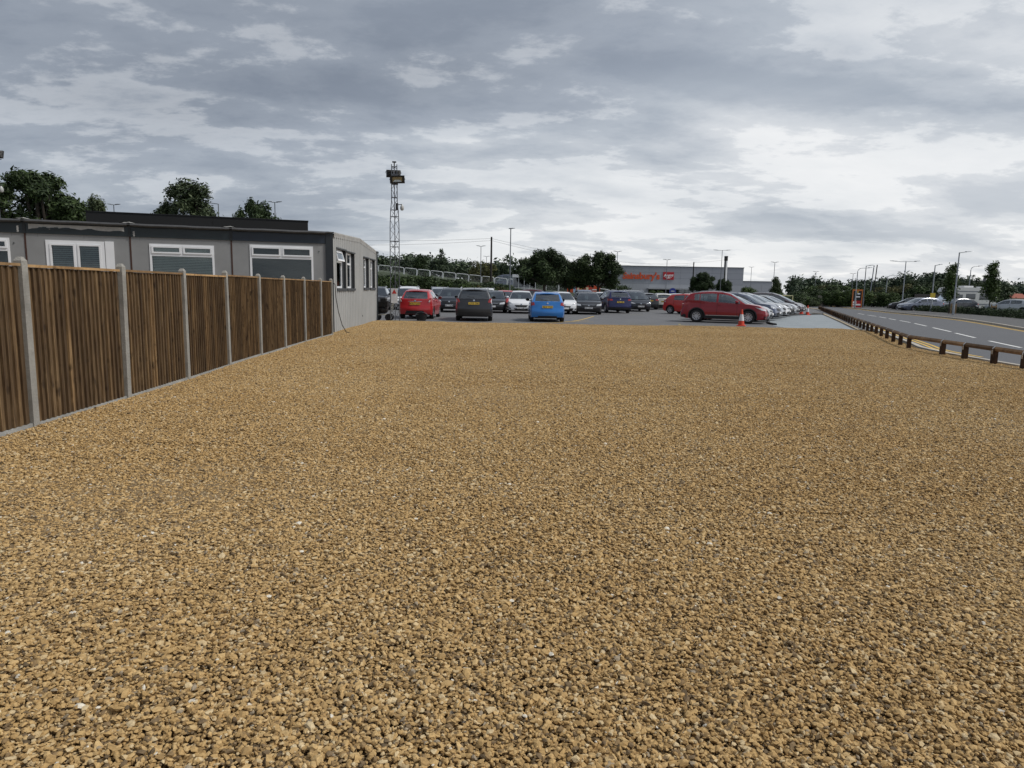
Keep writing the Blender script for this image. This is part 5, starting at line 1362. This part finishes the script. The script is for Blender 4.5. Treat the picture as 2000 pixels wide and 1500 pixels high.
tree('slim_pine', 'far_pine', 'single slim pine on the skyline left of the telegraph pole', -24.5, 235, 10.5, group='trees behind the lot', z=4.5, wide=0.9)
# big dark trees before the store
tree('maple_tree', 'maple', 'big dark tree with pointed top beside the bus shelter', 3.3, 74, 6.0, group='dark trees before the store', wide=1.12)
tree('maple_tree', 'maple_b', 'dark tree spreading above the roof of the bus shelter', 2.2, 98, 6.2, group='dark trees before the store', wide=0.95)
tree('maple_tree', 'maple_b', 'big dark tree on a bare trunk beside the store lettering', 9.7, 79, 6.1, group='dark trees before the store', wide=1.12)
tree('maple_tree', 'maple', 'dark tree filling the gap between the two big dark trees', 6.5, 80.5, 5.1, group='dark trees before the store', wide=1.0)
# small trees before the store front
tree('store_tree', 'maple', 'round dark tree before the store front next to a black pole', 33.4, 122, 5.3, group='small trees before the store', wide=1.0)
tree('store_tree', 'maple_b', 'smaller dark tree before the store under the double lamp', 38.6, 127, 4.3, group='small trees before the store', wide=0.85)
tree('store_tree', 'shrub', 'pale green bushy tree at the foot of the chimney flue', 42.9, 126, 3.0, group='small trees before the store', wide=1.2)
tree('store_tree', 'fir', 'dark pointed tree at the end corner of the store', 46.5, 122, 4.6, group='small trees before the store', wide=0.95)
tree('store_tree', 'shrub', 'olive shrub in the planting bed under the store wall', 24.5, 118, 2.0, 'shrub', group='small trees before the store', wide=1.1)
# overgrown slope beyond the row of cars
rd = random.Random(9)
for k in range(26):
    yy_ = rd.uniform(88, 128); fx = rd.uniform(0.445, 0.60)
    hh = rd.uniform(2.1, 3.6)
    tree('slope_tree', rd.choice(['shrub', 'shrub_b', 'thorn', 'shrub', 'maple_b']), 'leafy tree on the overgrown slope beyond the row of parked cars', yy_ * fx, yy_, hh, group='trees on the overgrown slope', wide=rd.uniform(1.1, 1.5))
for k in range(15):
    yy_ = 82 + k * 0.9; 
    tree('slope_tree', ('shrub_b', 'shrub')[k % 2], 'low dense shrub along the foot of the overgrown slope', 30.6 + k * 0.75 + rd.uniform(-.4, .4), yy_, rd.uniform(1.3, 1.9), 'shrub', 'shrubs at the foot of the slope', wide=1.5)
for k in range(14):
    yy_ = rd.uniform(96, 118); fx = rd.uniform(0.575, 0.70)
    tree('roadside_tree', rd.choice(['maple', 'maple_b', 'oak_b', 'shrub_b']), 'dark tree in the belt beyond the road behind the lamp posts', yy_ * fx, yy_, rd.uniform(3.0, 4.4), group='trees in the belt beyond the road', wide=rd.uniform(1.0, 1.4))
# far woods that read as one mass
def wood(name, label, m, spots, leaf, per, seed):
    lob = []
    g_ = random.Random(seed)
    for (x, y, z, h) in spots:
        for q_ in range(3):
            r_ = h * g_.uniform(0.22, 0.36)
            lob.append((x + g_.uniform(-.5, .5) * h * 0.6, y + g_.uniform(-.5, .5) * h * 0.5, z + h * g_.uniform(0.25, 0.78), r_ * 1.25, r_ * 1.25, r_))
    o = link(bpy.data.objects.new(name, leaves_mesh(name, lob, per * len(lob), leaf, seed, m, 1.3)))
    return tag(o, label, 'wood', kind='stuff')
g_ = random.Random(31)
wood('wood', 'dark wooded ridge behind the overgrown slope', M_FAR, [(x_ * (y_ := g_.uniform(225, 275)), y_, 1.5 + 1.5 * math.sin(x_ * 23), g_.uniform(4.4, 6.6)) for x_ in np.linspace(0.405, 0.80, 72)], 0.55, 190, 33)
wood('wood', 'distant haze blue wooded skyline beyond the road', M_FAR2, [(x_ * (y_ := g_.uniform(410, 470)), y_, 0.5, g_.uniform(8, 11.5)) for x_ in np.linspace(0.5, 1.05, 70)], 0.9, 110, 37)
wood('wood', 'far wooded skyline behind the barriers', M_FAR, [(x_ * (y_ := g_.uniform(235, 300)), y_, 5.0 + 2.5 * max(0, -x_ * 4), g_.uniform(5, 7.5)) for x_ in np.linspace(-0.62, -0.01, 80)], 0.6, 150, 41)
wood('wood', 'scrub filling the ground under the roadside trees', M_LEAFD, [(x_ * (y_ := g_.uniform(92, 112)), y_, 0.0, g_.uniform(1.6, 2.4)) for x_ in np.linspace(0.41, 0.62, 55)], 0.12, 420, 43)

wood('wood', 'dark scrub closing the gap beneath the big dark trees', M_LEAFD, [(x_, g_.uniform(124, 134), 0.0, g_.uniform(2.6, 3.4)) for x_ in np.linspace(1.5, 21, 26)], 0.16, 260, 47)

# low clipped hedge along the far pavement
hp = Pout[16:62]
lob = []
for i in range(len(hp) - 1):
    for q_ in range(3):
        u = q_ / 3; x_ = hp[i][0] * (1 - u) + hp[i + 1][0] * u; y_ = hp[i][1] * (1 - u) + hp[i + 1][1] * u
        lob.append((x_ + 0.75, y_ + 0.1, 0.36 + 0.05 * math.sin(i * 1.7 + q_), 0.62, 0.5, 0.34))
hedge = link(bpy.data.objects.new('roadside_hedge', leaves_mesh('roadside_hedge', lob, 30000, 0.055, 51, M_LEAFD, 1.4)))
tag(hedge, 'low dark hedge along the far pavement in front of parked cars', 'hedge')

# ================================================================== crowd barriers on the bank
M_BARR = mat('galvanised_bright', (0.66, 0.68, 0.70), 0.5, 0.08, 6.0)
def barrier_mesh(wd, h):
    b = MB(); r_ = 0.24
    pts = [(0.03, 0, 0.1)] + [(0.03, 0, h - r_)] + [(0.03 + r_ - r_ * math.cos(a), 0, h - r_ + r_ * math.sin(a)) for a in np.linspace(0.3, math.pi / 2, 5)]
    pts += [(wd - p[0], 0, p[2]) for p in reversed(pts)]
    b.tube(pts, 0.055, 6); b.tube([(0.03, 0, 0.35), (wd - 0.03, 0, 0.35)], 0.03, 5)
    return b.mesh('frame', M_BARR)
def barrier_fill(wd, h):
    b = MB()
    for k in range(1, 14): b.tube([(wd * k / 14, 0, 0.35), (wd * k / 14, 0, h - 0.04)], 0.006, 4)
    return b.mesh('bars', M_BARR)
bw_ = 2.06; bfm, bfl = barrier_mesh(bw_ - 0.05, 1.5), barrier_fill(bw_ - 0.05, 1.5)
for k in range(26):
    x_ = -32.0 + k * bw_
    z_ = bank_h(x_) - 0.05 if x_ < 12 else 0.6
    t = thing('crowd_barrier', 'round cornered steel barrier in the line above the hedge', 'barrier', (x_, 110, 3.55 - 0.0885 * (x_ + 21.1)), 0, 'steel barriers above the hedge')
    t.rotation_euler = (0, R(5.0), 0)
    use('frame', bfm, t); use('bars', bfl, t)
    for e in (0.05, bw_ - 0.1): use('foot', cached('bfoot', lambda: MB().box(-0.03, 0.03, -0.3, 0.3, 0.02, 0.1).mesh('foot', M_BARR)), t, (e, 0, 0))

# ================================================================== supermarket
M_STORE = mat('store_cladding', (0.31, 0.325, 0.36), 0.5, 0.04, 0.05)
M_STORE2 = mat('store_cladding_pale', (0.36, 0.375, 0.405), 0.5, 0.04, 0.05)
M_STOREJ = mat('store_joint', (0.16, 0.17, 0.19), 0.5)
M_ORANGE = mat('sign_orange', (0.62, 0.085, 0.02), 0.45, 0.05)
M_AMBER = mat('totem_orange', (0.52, 0.15, 0.03), 0.5, 0.1)
M_SRED = mat('sign_crimson', (0.42, 0.012, 0.02), 0.45, 0.05)
M_SWHITE = mat('sign_white_face', (0.8, 0.8, 0.8), 0.45, 0.03)
store = thing('supermarket', 'long grey clad supermarket with orange lettering', 'supermarket', (28.0, 220, 0))
SL = 45.2; zt_ = 9.85
zb_ = [(2.6, 4.2), (4.25, 6.0), (6.05, 7.8), (7.85, 9.6)]
for (z0, z1) in zb_[1:]:
    n_ = 9
    for k in range(n_):
        MB().box(SL * k / n_ + 0.02, SL * (k + 1) / n_ - 0.02, 0, 0.3, z0, z1).obj('cladding_panel', M_STORE, store)
for k in range(9):
    MB().box(SL * k / 9 + 0.02, SL * (k + 1) / 9 - 0.02, 0.0, 0.3, 0.0 if k not in (3, 4, 5, 6) else 2.9, 4.2).obj('cladding_panel', M_STORE2, store)
MB().box(0, SL, 0.05, 26, 0, 9.55).obj('wall', M_STOREJ, store)
MB().box(-0.1, SL + 0.1, -0.12, 26.1, 9.62, 9.85).obj('parapet', mat('parapet_grey', (0.15, 0.16, 0.175), 0.5), store)
MB().box(SL * 3 / 9 - 0.5, SL * 7 / 9 + 0.5, -2.6, 0.0, 2.55, 2.85).obj('canopy', mat('canopy_grey', (0.36, 0.37, 0.38), 0.5), store)
for k in range(7):
    x_ = SL * 3 / 9 + 0.2 + k * 2.85
    MB().box(x_, x_ + 2.7, -0.02, 0.02, 0.05, 2.5).obj('entrance_pane', M_DGLASS, store)
MB().box(SL * 3 / 9, SL * 7 / 9, 0.025, 0.045, 0.0, 2.9).obj('entrance_recess', M_ROOM, store)
lettering('lettering', "Sainsbury's", 2.75, M_ORANGE, store, (12.6, -0.12, 6.55), (R(90), 0, 0), 0.06, 0.10, spacing=0.98)
MB().box(19.55, 23.0, -0.25, -0.05, 5.6, 8.0).obj('sign_board', M_SRED, store)
lettering('lettering', 'Argos', 1.25, M_SWHITE, store, (21.25, -0.30, 6.95), (R(90), R(-4), 0), 0.03, 0.03, 0.15)
MB().tube([(20.2, -0.3, 6.35), (20.8, -0.3, 6.12), (21.5, -0.3, 6.08), (22.3, -0.3, 6.30)], [0.03, 0.09, 0.09, 0.03], 6).obj('smile', M_SWHITE, store)
ext = MB().box(0, 9.5, 0, 20, 0, 5.6)
eo = thing('store_annexe', 'lower grey block behind the end corner of the supermarket', 'building', (74.6, 226, 0))
for k in range(3): MB().box(k * 3.4, k * 3.4 + 3.36, 0, 20, 0, 5.5).obj('cladding_panel', M_STORE2, eo)
MB().box(-0.1, 10.3, -0.1, 20.1, 5.51, 5.75).obj('parapet', M_STOREJ, eo)
st_ = thing('chimney_flue', 'tall silver flue with black cap rising beside the supermarket', 'chimney', (65.5, 214, 0))
MB().lathe([(0.62, 0), (0.55, 5), (0.5, 11.6), (0.0, 11.6)], 14).obj('stack', mat('flue_steel', (0.62, 0.63, 0.64), 0.4), st_, smooth=True)
MB().lathe([(0.56, 11.6), (0.56, 13.0), (0.45, 13.0), (0.45, 12.4)], 14).obj('cap', M_BLACKM, st_, smooth=True)
gb_ = thing('office_block', 'grey block with glass corner peeping over the bus shelter tree', 'building', (4.1, 160, 0))
MB().box(0, 4.2, 0, 8, 0, 9.1).obj('wall', M_STORE, gb_); MB().box(0.3, 1.9, -0.06, 0.0, 7.2, 8.8).obj('window', M_DGLASS, gb_); MB().box(2.2, 3.9, -0.06, 0.0, 7.2, 8.8).obj('window', M_DGLASS, gb_); MB().box(-0.2, 4.4, -0.3, 8.3, 9.1, 9.3).obj('roof', M_STOREJ, gb_)

# bus shelter, hoardings and signs before the store
sh_ = thing('bus_shelter', 'white framed glass bus shelter under the big dark tree', 'bus shelter', (-0.1, 92, 0.75))
MB().box(-0.1, 3.1, -0.2, 1.3, 2.45, 2.85).obj('roof', M_UPVC, sh_)
for x_ in (0, 0.75, 1.5, 2.25, 3.0): MB().box(x_ - 0.035, x_ + 0.035, 0, 0.07, 0, 2.45).obj('post', M_UPVC, sh_)
for x_ in (0.04, 0.79, 1.54, 2.29): MB().box(x_, x_ + 0.67, 0.03, 0.045, 0.2, 2.4).obj('pane', M_DGLASS, sh_)
MB().box(0, 3.0, -0.01, 0.0, 1.0, 1.1).obj('rail', M_UPVC, sh_)
MB().box(0.04, 2.96, 1.2, 1.22, 0, 2.4).obj('back_panel', M_ROOM, sh_)
hd = thing('hoarding', 'long orange red hoarding with pale pictures under the dark trees', 'hoarding', (8.1, 104, 0.95))
for k, c_ in enumerate([M_ORANGE, mat('hoard_red', (0.5, 0.06, 0.03), 0.5), M_ORANGE, mat('hoard_red', (0.5, 0.06, 0.03), 0.5), M_ORANGE]):
    MB().box(k * 1.0, k * 1.0 + 0.97, 0, 0.06, 0.0, 1.45).obj('panel', c_, hd)
for x_, w_, z0, z1, c_ in ((0.9, 0.4, 0.3, 1.2, mat('poster_blue', (0.35, 0.5, 0.7), 0.5)), (1.5, 0.3, 0.5, 1.2, mat('poster_cream', (0.7, 0.6, 0.4), 0.5)), (2.0, 0.45, 0.3, 1.1, mat('poster_amber', (0.65, 0.35, 0.06), 0.5)), (2.8, 0.4, 0.4, 1.15, mat('poster_cream', (0.7, 0.6, 0.4), 0.5)), (3.8, 0.9, 0.75, 0.9, M_SWHITE), (3.8, 0.8, 0.4, 0.52, M_SWHITE)):
    MB().box(x_, x_ + w_, -0.012, -0.002, z0, z1).obj('poster', c_, hd)
wb_ = thing('trailer', 'pale grey box trailer behind the trunk of the dark tree', 'trailer', (11.0, 106, 0.75))
MB().box(0, 2.0, 0, 3, 0.5, 2.35).obj('body', M_STORE2, wb_); MB().box(-0.03, 2.03, -0.03, 3.03, 2.36, 2.42).obj('roof', M_SWHITE, wb_)
for x_ in (0.4, 1.6): MB().lathe([(0.001, -0.1), (0.3, -0.1), (0.33, -0.05), (0.33, 0.05), (0.3, 0.1), (0.001, 0.1)], 14, 'Y', (x_, 0.1, 0.33)).obj('wheel', M_TYRE, wb_)
bs_ = thing('blue_sign', 'round topped blue sign on a white base before the store entrance', 'sign', (25.9, 112, 0))
MB().lathe([(0.001, -0.05), (0.55, -0.05), (0.55, 0.05), (0.001, 0.05)], 18, 'Y', (0, 0, 1.75)).box(-0.5, 0.5, -0.05, 0.05, 1.1, 1.5).obj('panel', mat('sign_blue', (0.02, 0.04, 0.28), 0.5), bs_)
MB().box(-0.35, 0.35, -0.04, 0.04, 0.0, 1.1).obj('base', M_SWHITE, bs_)
MB().box(-0.28, 0.28, -0.062, -0.052, 1.72, 1.84).obj('emblem', M_SWHITE, bs_)
os_ = thing('price_totem', 'orange framed totem sign beyond the far end of the road', 'sign', (42.4, 86, 0))
for (x0, x1, z0, z1, m_) in ((0, 0.1, 0, 2.35, M_AMBER), (1.15, 1.25, 0, 2.35, M_AMBER), (0.1, 1.15, 2.15, 2.35, M_AMBER)): MB().box(x0, x1, 0, 0.12, z0, z1).obj('frame', m_, os_)
MB().box(0.1, 1.15, 0.03, 0.09, 0.0, 0.95).obj('lower_panel', M_SRED, os_); MB().box(0.1, 1.15, 0.03, 0.09, 1.0, 2.14).obj('upper_panel', M_TRIM, os_)
for (x0, x1, z0, z1) in ((0.6, 0.95, 1.72, 1.88), (0.45, 0.95, 1.35, 1.5), (0.12, 0.55, 0.62, 0.85), (0.12, 1.1, 0.36, 0.55), (0.12, 0.5, 0.05, 0.2)): MB().box(x0, x1, 0.015, 0.028, z0, z1).obj('white_strip', M_SWHITE, os_)
MB().box(0.55, 0.72, 0.014, 0.027, 1.9, 2.25).obj('yellow_strip', M_YELLOW, os_)
tt = thing('black_totem', 'tall leaning dark slab totem beside the swan neck lamp', 'sign', (47.5, 91, 0)); tt.rotation_euler = (R(0), R(2.5), R(-27.5))
MB().box(-0.06, 0.06, -0.9, 0.9, 0, 5.6).obj('slab', M_TRIM, tt); MB().box(-0.42, -0.30, -0.9, 0.9, 1.8, 5.5).obj('side_slab', M_STORE2, tt)
# timber screen fences beyond the road
for (lb, x0, y0, x1, y1, h_, c_) in (('weathered grey timber fence behind the price totem', 42.5, 96, 50.5, 100, 1.5, (0.09, 0.085, 0.08)), ('dark stained timber fence behind the black estate car', 49, 84, 59, 88, 1.9, (0.022, 0.020, 0.020))):
    f_ = thing('screen_fence', lb, 'fence', (x0, y0, 0), math.atan2(y1 - y0, x1 - x0)); ln = math.hypot(x1 - x0, y1 - y0)
    k = 0.0; m_ = mat('fence_' + lb.split()[0], c_, 0.85, 0.25, 3.0)
    while k < ln:
        MB().box(k, k + 0.29, 0, 0.03, 0.05, h_ + random.uniform(-.02, .02)).obj('board', m_, f_); k += 0.31
wh_ = thing('warehouse', 'low white roofed warehouse far beyond the overgrown slope', 'warehouse', (86, 190, 0))
MB().box(0, 13, 0, 10, 0, 2.5).obj('wall', M_STORE2, wh_); MB().grid([[(-0.3, -0.3, 2.5), (-0.3, 5, 3.3), (-0.3, 10.3, 2.5)], [(13.3, -0.3, 2.5), (13.3, 5, 3.3), (13.3, 10.3, 2.5)]]).obj('roof', M_SWHITE, wh_)
for k in range(5):
    hs = thing('red_roofed_house', 'tiny red roofed house on the far side beyond the motorhome', 'house', (156 + k * 8.5, 215 + 3 * (k % 2), 0), 0, 'far red roofed houses', 0.62)
    MB().box(0, 7, 0, 7, 0, 2.7).obj('wall', mat('house_wall', (0.55, 0.48, 0.4), 0.8), hs)
    MB().grid([[(-0.4, -0.4, 2.7), (-0.4, 3.5, 5.0), (-0.4, 7.4, 2.7)], [(7.4, -0.4, 2.7), (7.4, 3.5, 5.0), (7.4, 7.4, 2.7)]]).obj('roof', mat('house_roof', (0.28, 0.08, 0.05), 0.8), hs)
    MB().box(1, 2.2, -0.05, 0.0, 1.0, 2.1).obj('window', M_DGLASS, hs)

# ================================================================== poles, lamps and wires
M_POLE = mat('lamp_steel', (0.14, 0.15, 0.165), 0.45, 0.1, 4.0, metal=0.5)
M_POLEP = mat('lamp_steel_pale', (0.30, 0.32, 0.34), 0.45, 0.1, 4.0, metal=0.4)
M_TIMBER = mat('tarred_timber', (0.022, 0.018, 0.016), 0.8)
def lamp(label, x, y, h, style, m=None, ang=0.0, z=0.0, r=0.06, arm=1.6):
    t = thing('street_lamp', label, 'street lamp', (x, y, z), ang, 'street lamps and car park lamps')
    m = m or M_POLE
    base = MB().tube([(0, 0, -0.3), (0, 0, 1.2), (0, 0, 1.25), (0, 0, h)], [r * 1.5, r * 1.5, r, r * 0.75], 8); base.obj('pole', m, t, smooth=True)
    def head(x0, sg, z_, nm='lamp_head', ln=0.62, w=0.13):
        rows = []
        for u, hw_, hh in ((0, 0.04, 0.03), (0.15, w, 0.05), (0.6, w, 0.05), (1.0, w * 0.55, 0.02)):
            rows.append([(x0 + sg * u * ln, dy_ * hw_, z_ + u * 0.06 + dz_ * hh) for dy_, dz_ in ((-1, -0.6), (1, -0.6), (0.7, 1), (-0.7, 1))])
        b = MB().grid(rows, True); b.add(rows[-1], [(0, 1, 2, 3)]); b.obj(nm, m, t)
    if style == 'T':
        MB().box(-0.32, 0.32, -0.025, 0.025, h - 0.02, h + 0.03).obj('arm', m, t)
        head(0.15, 1, h + 0.03); head(-0.15, -1, h + 0.03)
    elif style == 'flat':
        head(-0.25, 1, h, ln=0.75, w=0.2)
    elif style == 'arm':
        MB().tube([(0, 0, h - 0.02), (arm * 0.45, 0, h + 0.06)], 0.035, 6).obj('arm', m, t); head(arm * 0.4, 1, h + 0.05, ln=arm * 0.6)
    elif style == 'double':
        MB().tube([(-arm, 0, h), (arm, 0, h + 0.02)], 0.032, 6).obj('arm', m, t); head(arm * 0.75, 1, h + 0.03, ln=0.9); head(-arm * 0.75, -1, h + 0.0, ln=0.9)
    elif style == 'swan':
        pts = [(0, 0, h - 0.05)] + [(0.5 - 0.5 * math.cos(a), 0, h + 0.45 * math.sin(a)) for a in np.linspace(0.1, math.pi / 2, 6)] + [(arm, 0, h + 0.5)]
        MB().tube(pts, 0.035, 6).obj('arm', m, t); head(arm * 0.85, 1, h + 0.5, ln=0.7)
    return t
def px(pxv, y): return (pxv - 1000) / 1330.0 * y * 1.009
lamp('tall car park lamp with one flat head left of the big dark trees', -0.45, 80, 8.5, 'flat', r=0.07)
lamp('twin headed lamp above the autumn bush left of the telegraph pole', -5.3, 110, 8.3, 'T', z=0)
lamp('small far twin headed lamp beside the telegraph pole', -6.0, 150, 8.6, 'T')
lamp('twin headed lamp standing over the black roof unit beside the round treetop', -25.8, 75, 10.4, 'T')
lamp('single arm lamp at the edge of the birch behind the office', -30.6, 72, 9.8, 'arm', ang=math.pi)
lamp('small twin headed lamp over the black roof unit between two treetops', -46, 80, 10.4, 'T')
lamp('twin headed lamp just above the dark tree on a bare trunk', 17.6, 118, 8.3, 'T')
lamp('twin headed lamp standing before the supermarket lettering', 27.2, 123, 7.3, 'T')
lamp('double armed lamp rising over the roof of the dark red crossover', 36.3, 121, 9.0, 'double', arm=0.9)
lamp('slim twin headed lamp beyond the supermarket corner', 60.5, 176, 8.3, 'T')
lamp('twin headed lamp above the overgrown slope near the annexe', 49.0, 130, 7.5, 'T')
lamp('twin headed lamp on the skyline over the overgrown slope', 70, 160, 6.9, 'T')
lamp('far twin headed lamp between the slope and the swan neck lamp', 73.7, 150, 6.3, 'T')
lamp('swan neck lamp beside the price totem', 41.3, 83, 4.4, 'swan', M_POLEP, arm=1.4)
lamp('single arm lamp standing right behind the price totem', 44.3, 87, 5.3, 'arm', ang=0.1, arm=1.0)
lamp('swan neck lamp beside the black slab totem', 52.5, 97, 4.0, 'swan', M_POLEP, arm=1.5)
lamp('double armed roadside lamp behind the low hedge by the black estate car', 45.0, 79.5, 5.55, 'double', M_POLEP, arm=1.25)
l1827 = lamp('single arm roadside lamp carrying a yellow notice', 42.0, 69, 4.7, 'arm', M_POLEP, arm=0.8)
MB().box(-0.25, 0.25, -0.1, -0.085, 1.45, 1.95).obj('notice', mat('notice_yellow', (0.65, 0.48, 0.06), 0.5), l1827)
lamp('tallest single arm roadside lamp next to the motorhome cab', 36.9, 57.5, 5.25, 'arm', M_POLEP, arm=1.1)
lamp('swan neck lamp behind the motorhome roof', 57.5, 87, 5.0, 'swan', M_POLEP, arm=1.0)
sp_ = MB().lathe([(1.0, 0), (0.9, 4.0), (0.7, 6.2), (0.0, 9.0)], 8).obj('spire', mat('spire_slate', (0.14, 0.13, 0.15), 0.7)); sp_.location = (146, 214, 0); tag(sp_, 'small grey spire above the motorhome roof', 'spire')
def pole(label, x, y, h, lean=0.0, z=0):
    t = thing('utility_pole', label, 'utility pole', (x, y, z), 0, 'timber utility poles')
    MB().tube([(0, 0, -0.3), (lean * 0.5, 0, h * 0.5), (lean, 0, h)], [0.15, 0.13, 0.10], 8).obj('shaft', M_TIMBER, t, smooth=True)
    MB().box(lean - 0.12, lean + 0.12, -0.04, 0.04, h - 0.35, h - 0.28).obj('crossbar', M_TIMBER, t)
pole('brown timber telegraph pole rising from the hedge beside the van', -2.85, 86, 8.0, z=0)
pole('black timber pole in front of the supermarket beside the round tree', 34.3, 132, 7.4)
pole('black timber pole beside the chimney flue', 40.6, 133, 8.2)
def wire(label, a, c, sag, r_=0.012):
    pts = [(a[0] + (c[0] - a[0]) * u, a[1] + (c[1] - a[1]) * u, a[2] + (c[2] - a[2]) * u - sag * 4 * u * (1 - u)) for u in np.linspace(0, 1, 15)]
    o = MB().tube(pts, r_, 4, cap=False).obj('overhead_wire', M_TRIM); tag(o, label, 'wire', 'overhead wires')
wire('upper overhead wire running from the telegraph pole over the office', (-2.85, 86, 7.8), (-40, 92, 8.6), 0.7)
wire('lower overhead wire running from the telegraph pole over the office', (-2.85, 86, 7.55), (-40, 92, 7.6), 0.7)
wire('overhead wire from the telegraph pole over the big dark trees', (-2.85, 86, 7.8), (34.3, 132, 7.2), 1.2)
wire('lower wire from the telegraph pole over the big dark trees', (-2.85, 86, 7.55), (34.3, 132, 6.9), 1.4)
wire('wire strung between the two black poles before the supermarket', (34.3, 132, 7.3), (40.6, 133, 8.0), 0.1)

# ================================================================== vehicles beyond the lot
car('panel_van', 'bluegrey', -1.6, 118, 180, 'blue grey minibus on the raised road beside the telegraph pole', sheet=False, group='vehicles beyond the lot', z=1.75)
car('family_hatch', 'black', 44.6, 77, 150, 'black estate car with red tail lamp behind the roadside hedge', None, None, sheet=False, group='vehicles beyond the lot')
car('family_hatch', 'slate', 48.1, 74.7, 186, 'blue grey hatchback side on behind the roadside hedge before the motorhome', sheet=False, group='vehicles beyond the lot')
car('family_hatch', 'bluegrey', 43.4, 73.2, 184, 'pale grey car with a long bonnet half hidden by the motorhome', sheet=False, group='vehicles beyond the lot')
car('family_hatch', 'silver', 52.2, 72.2, 128, 'silver hatchback parked tail out behind the roadside hedge', sheet=False, group='vehicles beyond the lot')
mh = thing('motorhome', 'white motorhome with dark windows parked behind the roadside hedge', 'motorhome', (52.3, 79.2, 0), R(183))
b = MB(); W_ = 1.1
profm = [(-2.6, 0.55), (-2.65, 1.2), (-2.6, 2.55), (-2.4, 2.68), (2.3, 2.72), (2.75, 2.6), (2.95, 2.2), (2.75, 1.95), (2.45, 1.9), (3.1, 1.25), (3.55, 1.1), (3.7, 0.9), (3.7, 0.5), (3.5, 0.4), (-2.4, 0.4)]
for sg in (1, -1): b.add([(x_, sg * W_, z_) for x_, z_ in profm], [tuple(range(len(profm)))])
b.grid([[(x_, W_, z_) for x_, z_ in profm], [(x_, -W_, z_) for x_, z_ in profm]], True)
b.obj('body', paint('motorhome_white', (0.62, 0.62, 0.61)), mh)
for (x0, x1, z0, z1) in ((-2.3, -0.6, 1.35, 2.0), (-0.1, 1.0, 1.4, 2.0), (1.4, 2.2, 1.45, 1.9)):
    for sg in (1, -1):
        MB().box(x0, x1, sg * W_ - 0.012, sg * W_ + 0.012, z0, z1).obj('window', M_DGLASS, mh)
for sg in (1, -1):
    MB().add([(2.5, sg * (W_ + 0.008), 1.3), (3.05, sg * (W_ + 0.008), 1.3), (2.6, sg * (W_ + 0.008), 1.85), (2.5, sg * (W_ + 0.008), 1.85)], [(0, 1, 2, 3)]).obj('cab_window', M_DGLASS, mh)
    MB().box(-2.55, 2.3, sg * W_ - 0.01, sg * W_ + 0.01, 2.2, 2.32).obj('stripe', mat('stripe_grey', (0.22, 0.23, 0.26), 0.4), mh)
    MB().box(-2.55, 3.4, sg * W_ - 0.01, sg * W_ + 0.01, 0.75, 0.9).obj('stripe', mat('stripe_grey', (0.22, 0.23, 0.26), 0.4), mh)
    for x_ in (-1.4, 2.75): MB().lathe([(0.001, -0.1), (0.3, -0.1), (0.34, -0.05), (0.34, 0.05), (0.3, 0.1), (0.001, 0.1)], 16, 'Y', (x_, sg * (W_ - 0.08), 0.34)).obj('wheel', M_TYRE, mh)
MB().add([(2.5, -0.95, 1.88), (2.5, 0.95, 1.88), (3.06, 0.95, 1.29), (3.06, -0.95, 1.29)], [(0, 1, 2, 3)]).obj('windscreen', M_DGLASS, mh)
MB().box(-1.9, -1.2, -0.4, 0.4, 2.69, 2.82).obj('roof_vent', M_SWHITE, mh); MB().box(-0.2, 0.9, -0.5, 0.5, 2.7, 2.9).obj('roof_box', M_SWHITE, mh)
tree('young_tree', 'young', 'thin wind blown young tree staked in front of the motorhome cab', 39.7, 62.5, 4.6, group='young trees in the roadside hedge', wide=0.95)
tree('young_tree', 'young', 'slender young tree with dense dark leaves before the motorhome rear', 41.8, 60.3, 4.7, group='young trees in the roadside hedge', wide=0.95)
for x_, y_ in ((39.9, 62.2), (42.0, 60.0)):
    o = MB().box(-0.25, -0.17, -0.04, 0.04, 0, 1.0).box(0.17, 0.25, -0.04, 0.04, 0, 1.0).box(-0.25, 0.25, -0.05, -0.04, 0.75, 0.88).obj('tree_stake', mat('stake_timber', (0.25, 0.17, 0.09), 0.8)); o.location = (x_, y_, 0)
    tag(o, 'pair of timber stakes holding a young tree in the hedge', 'tree stake', 'stakes in the roadside hedge')
# steel height barrier frame and orange road works boards behind
for lb, x_, y_, w_, z_ in (('orange road works board beyond the hedge left of the van', -11.0, 108, 1.6, 2.3), ('orange road works board behind the floodlight mast', -21.6, 109, 2.4, 3.3)):
    o = MB().box(0, w_, 0, 0.05, 0.0, 0.45).obj('barrier_board', mat('board_orange', (0.55, 0.12, 0.04), 0.6)); o.location = (x_, y_, z_); tag(o, lb, 'board')
gy = thing('goal_frame', 'pale yellow steel frame behind the silver cars at the row end', 'frame', (21.9, 64, 0), R(-4))
for (p, q_) in (((0, 0, 0), (0, 0, 1.45)), ((4.0, 0, 0), (4.0, 0, 1.45)), ((0, 0, 1.45), (4.0, 0, 1.45))): MB().tube([p, q_], 0.035, 6).obj('bar', mat('pale_yellow_steel', (0.6, 0.56, 0.3), 0.5), gy)
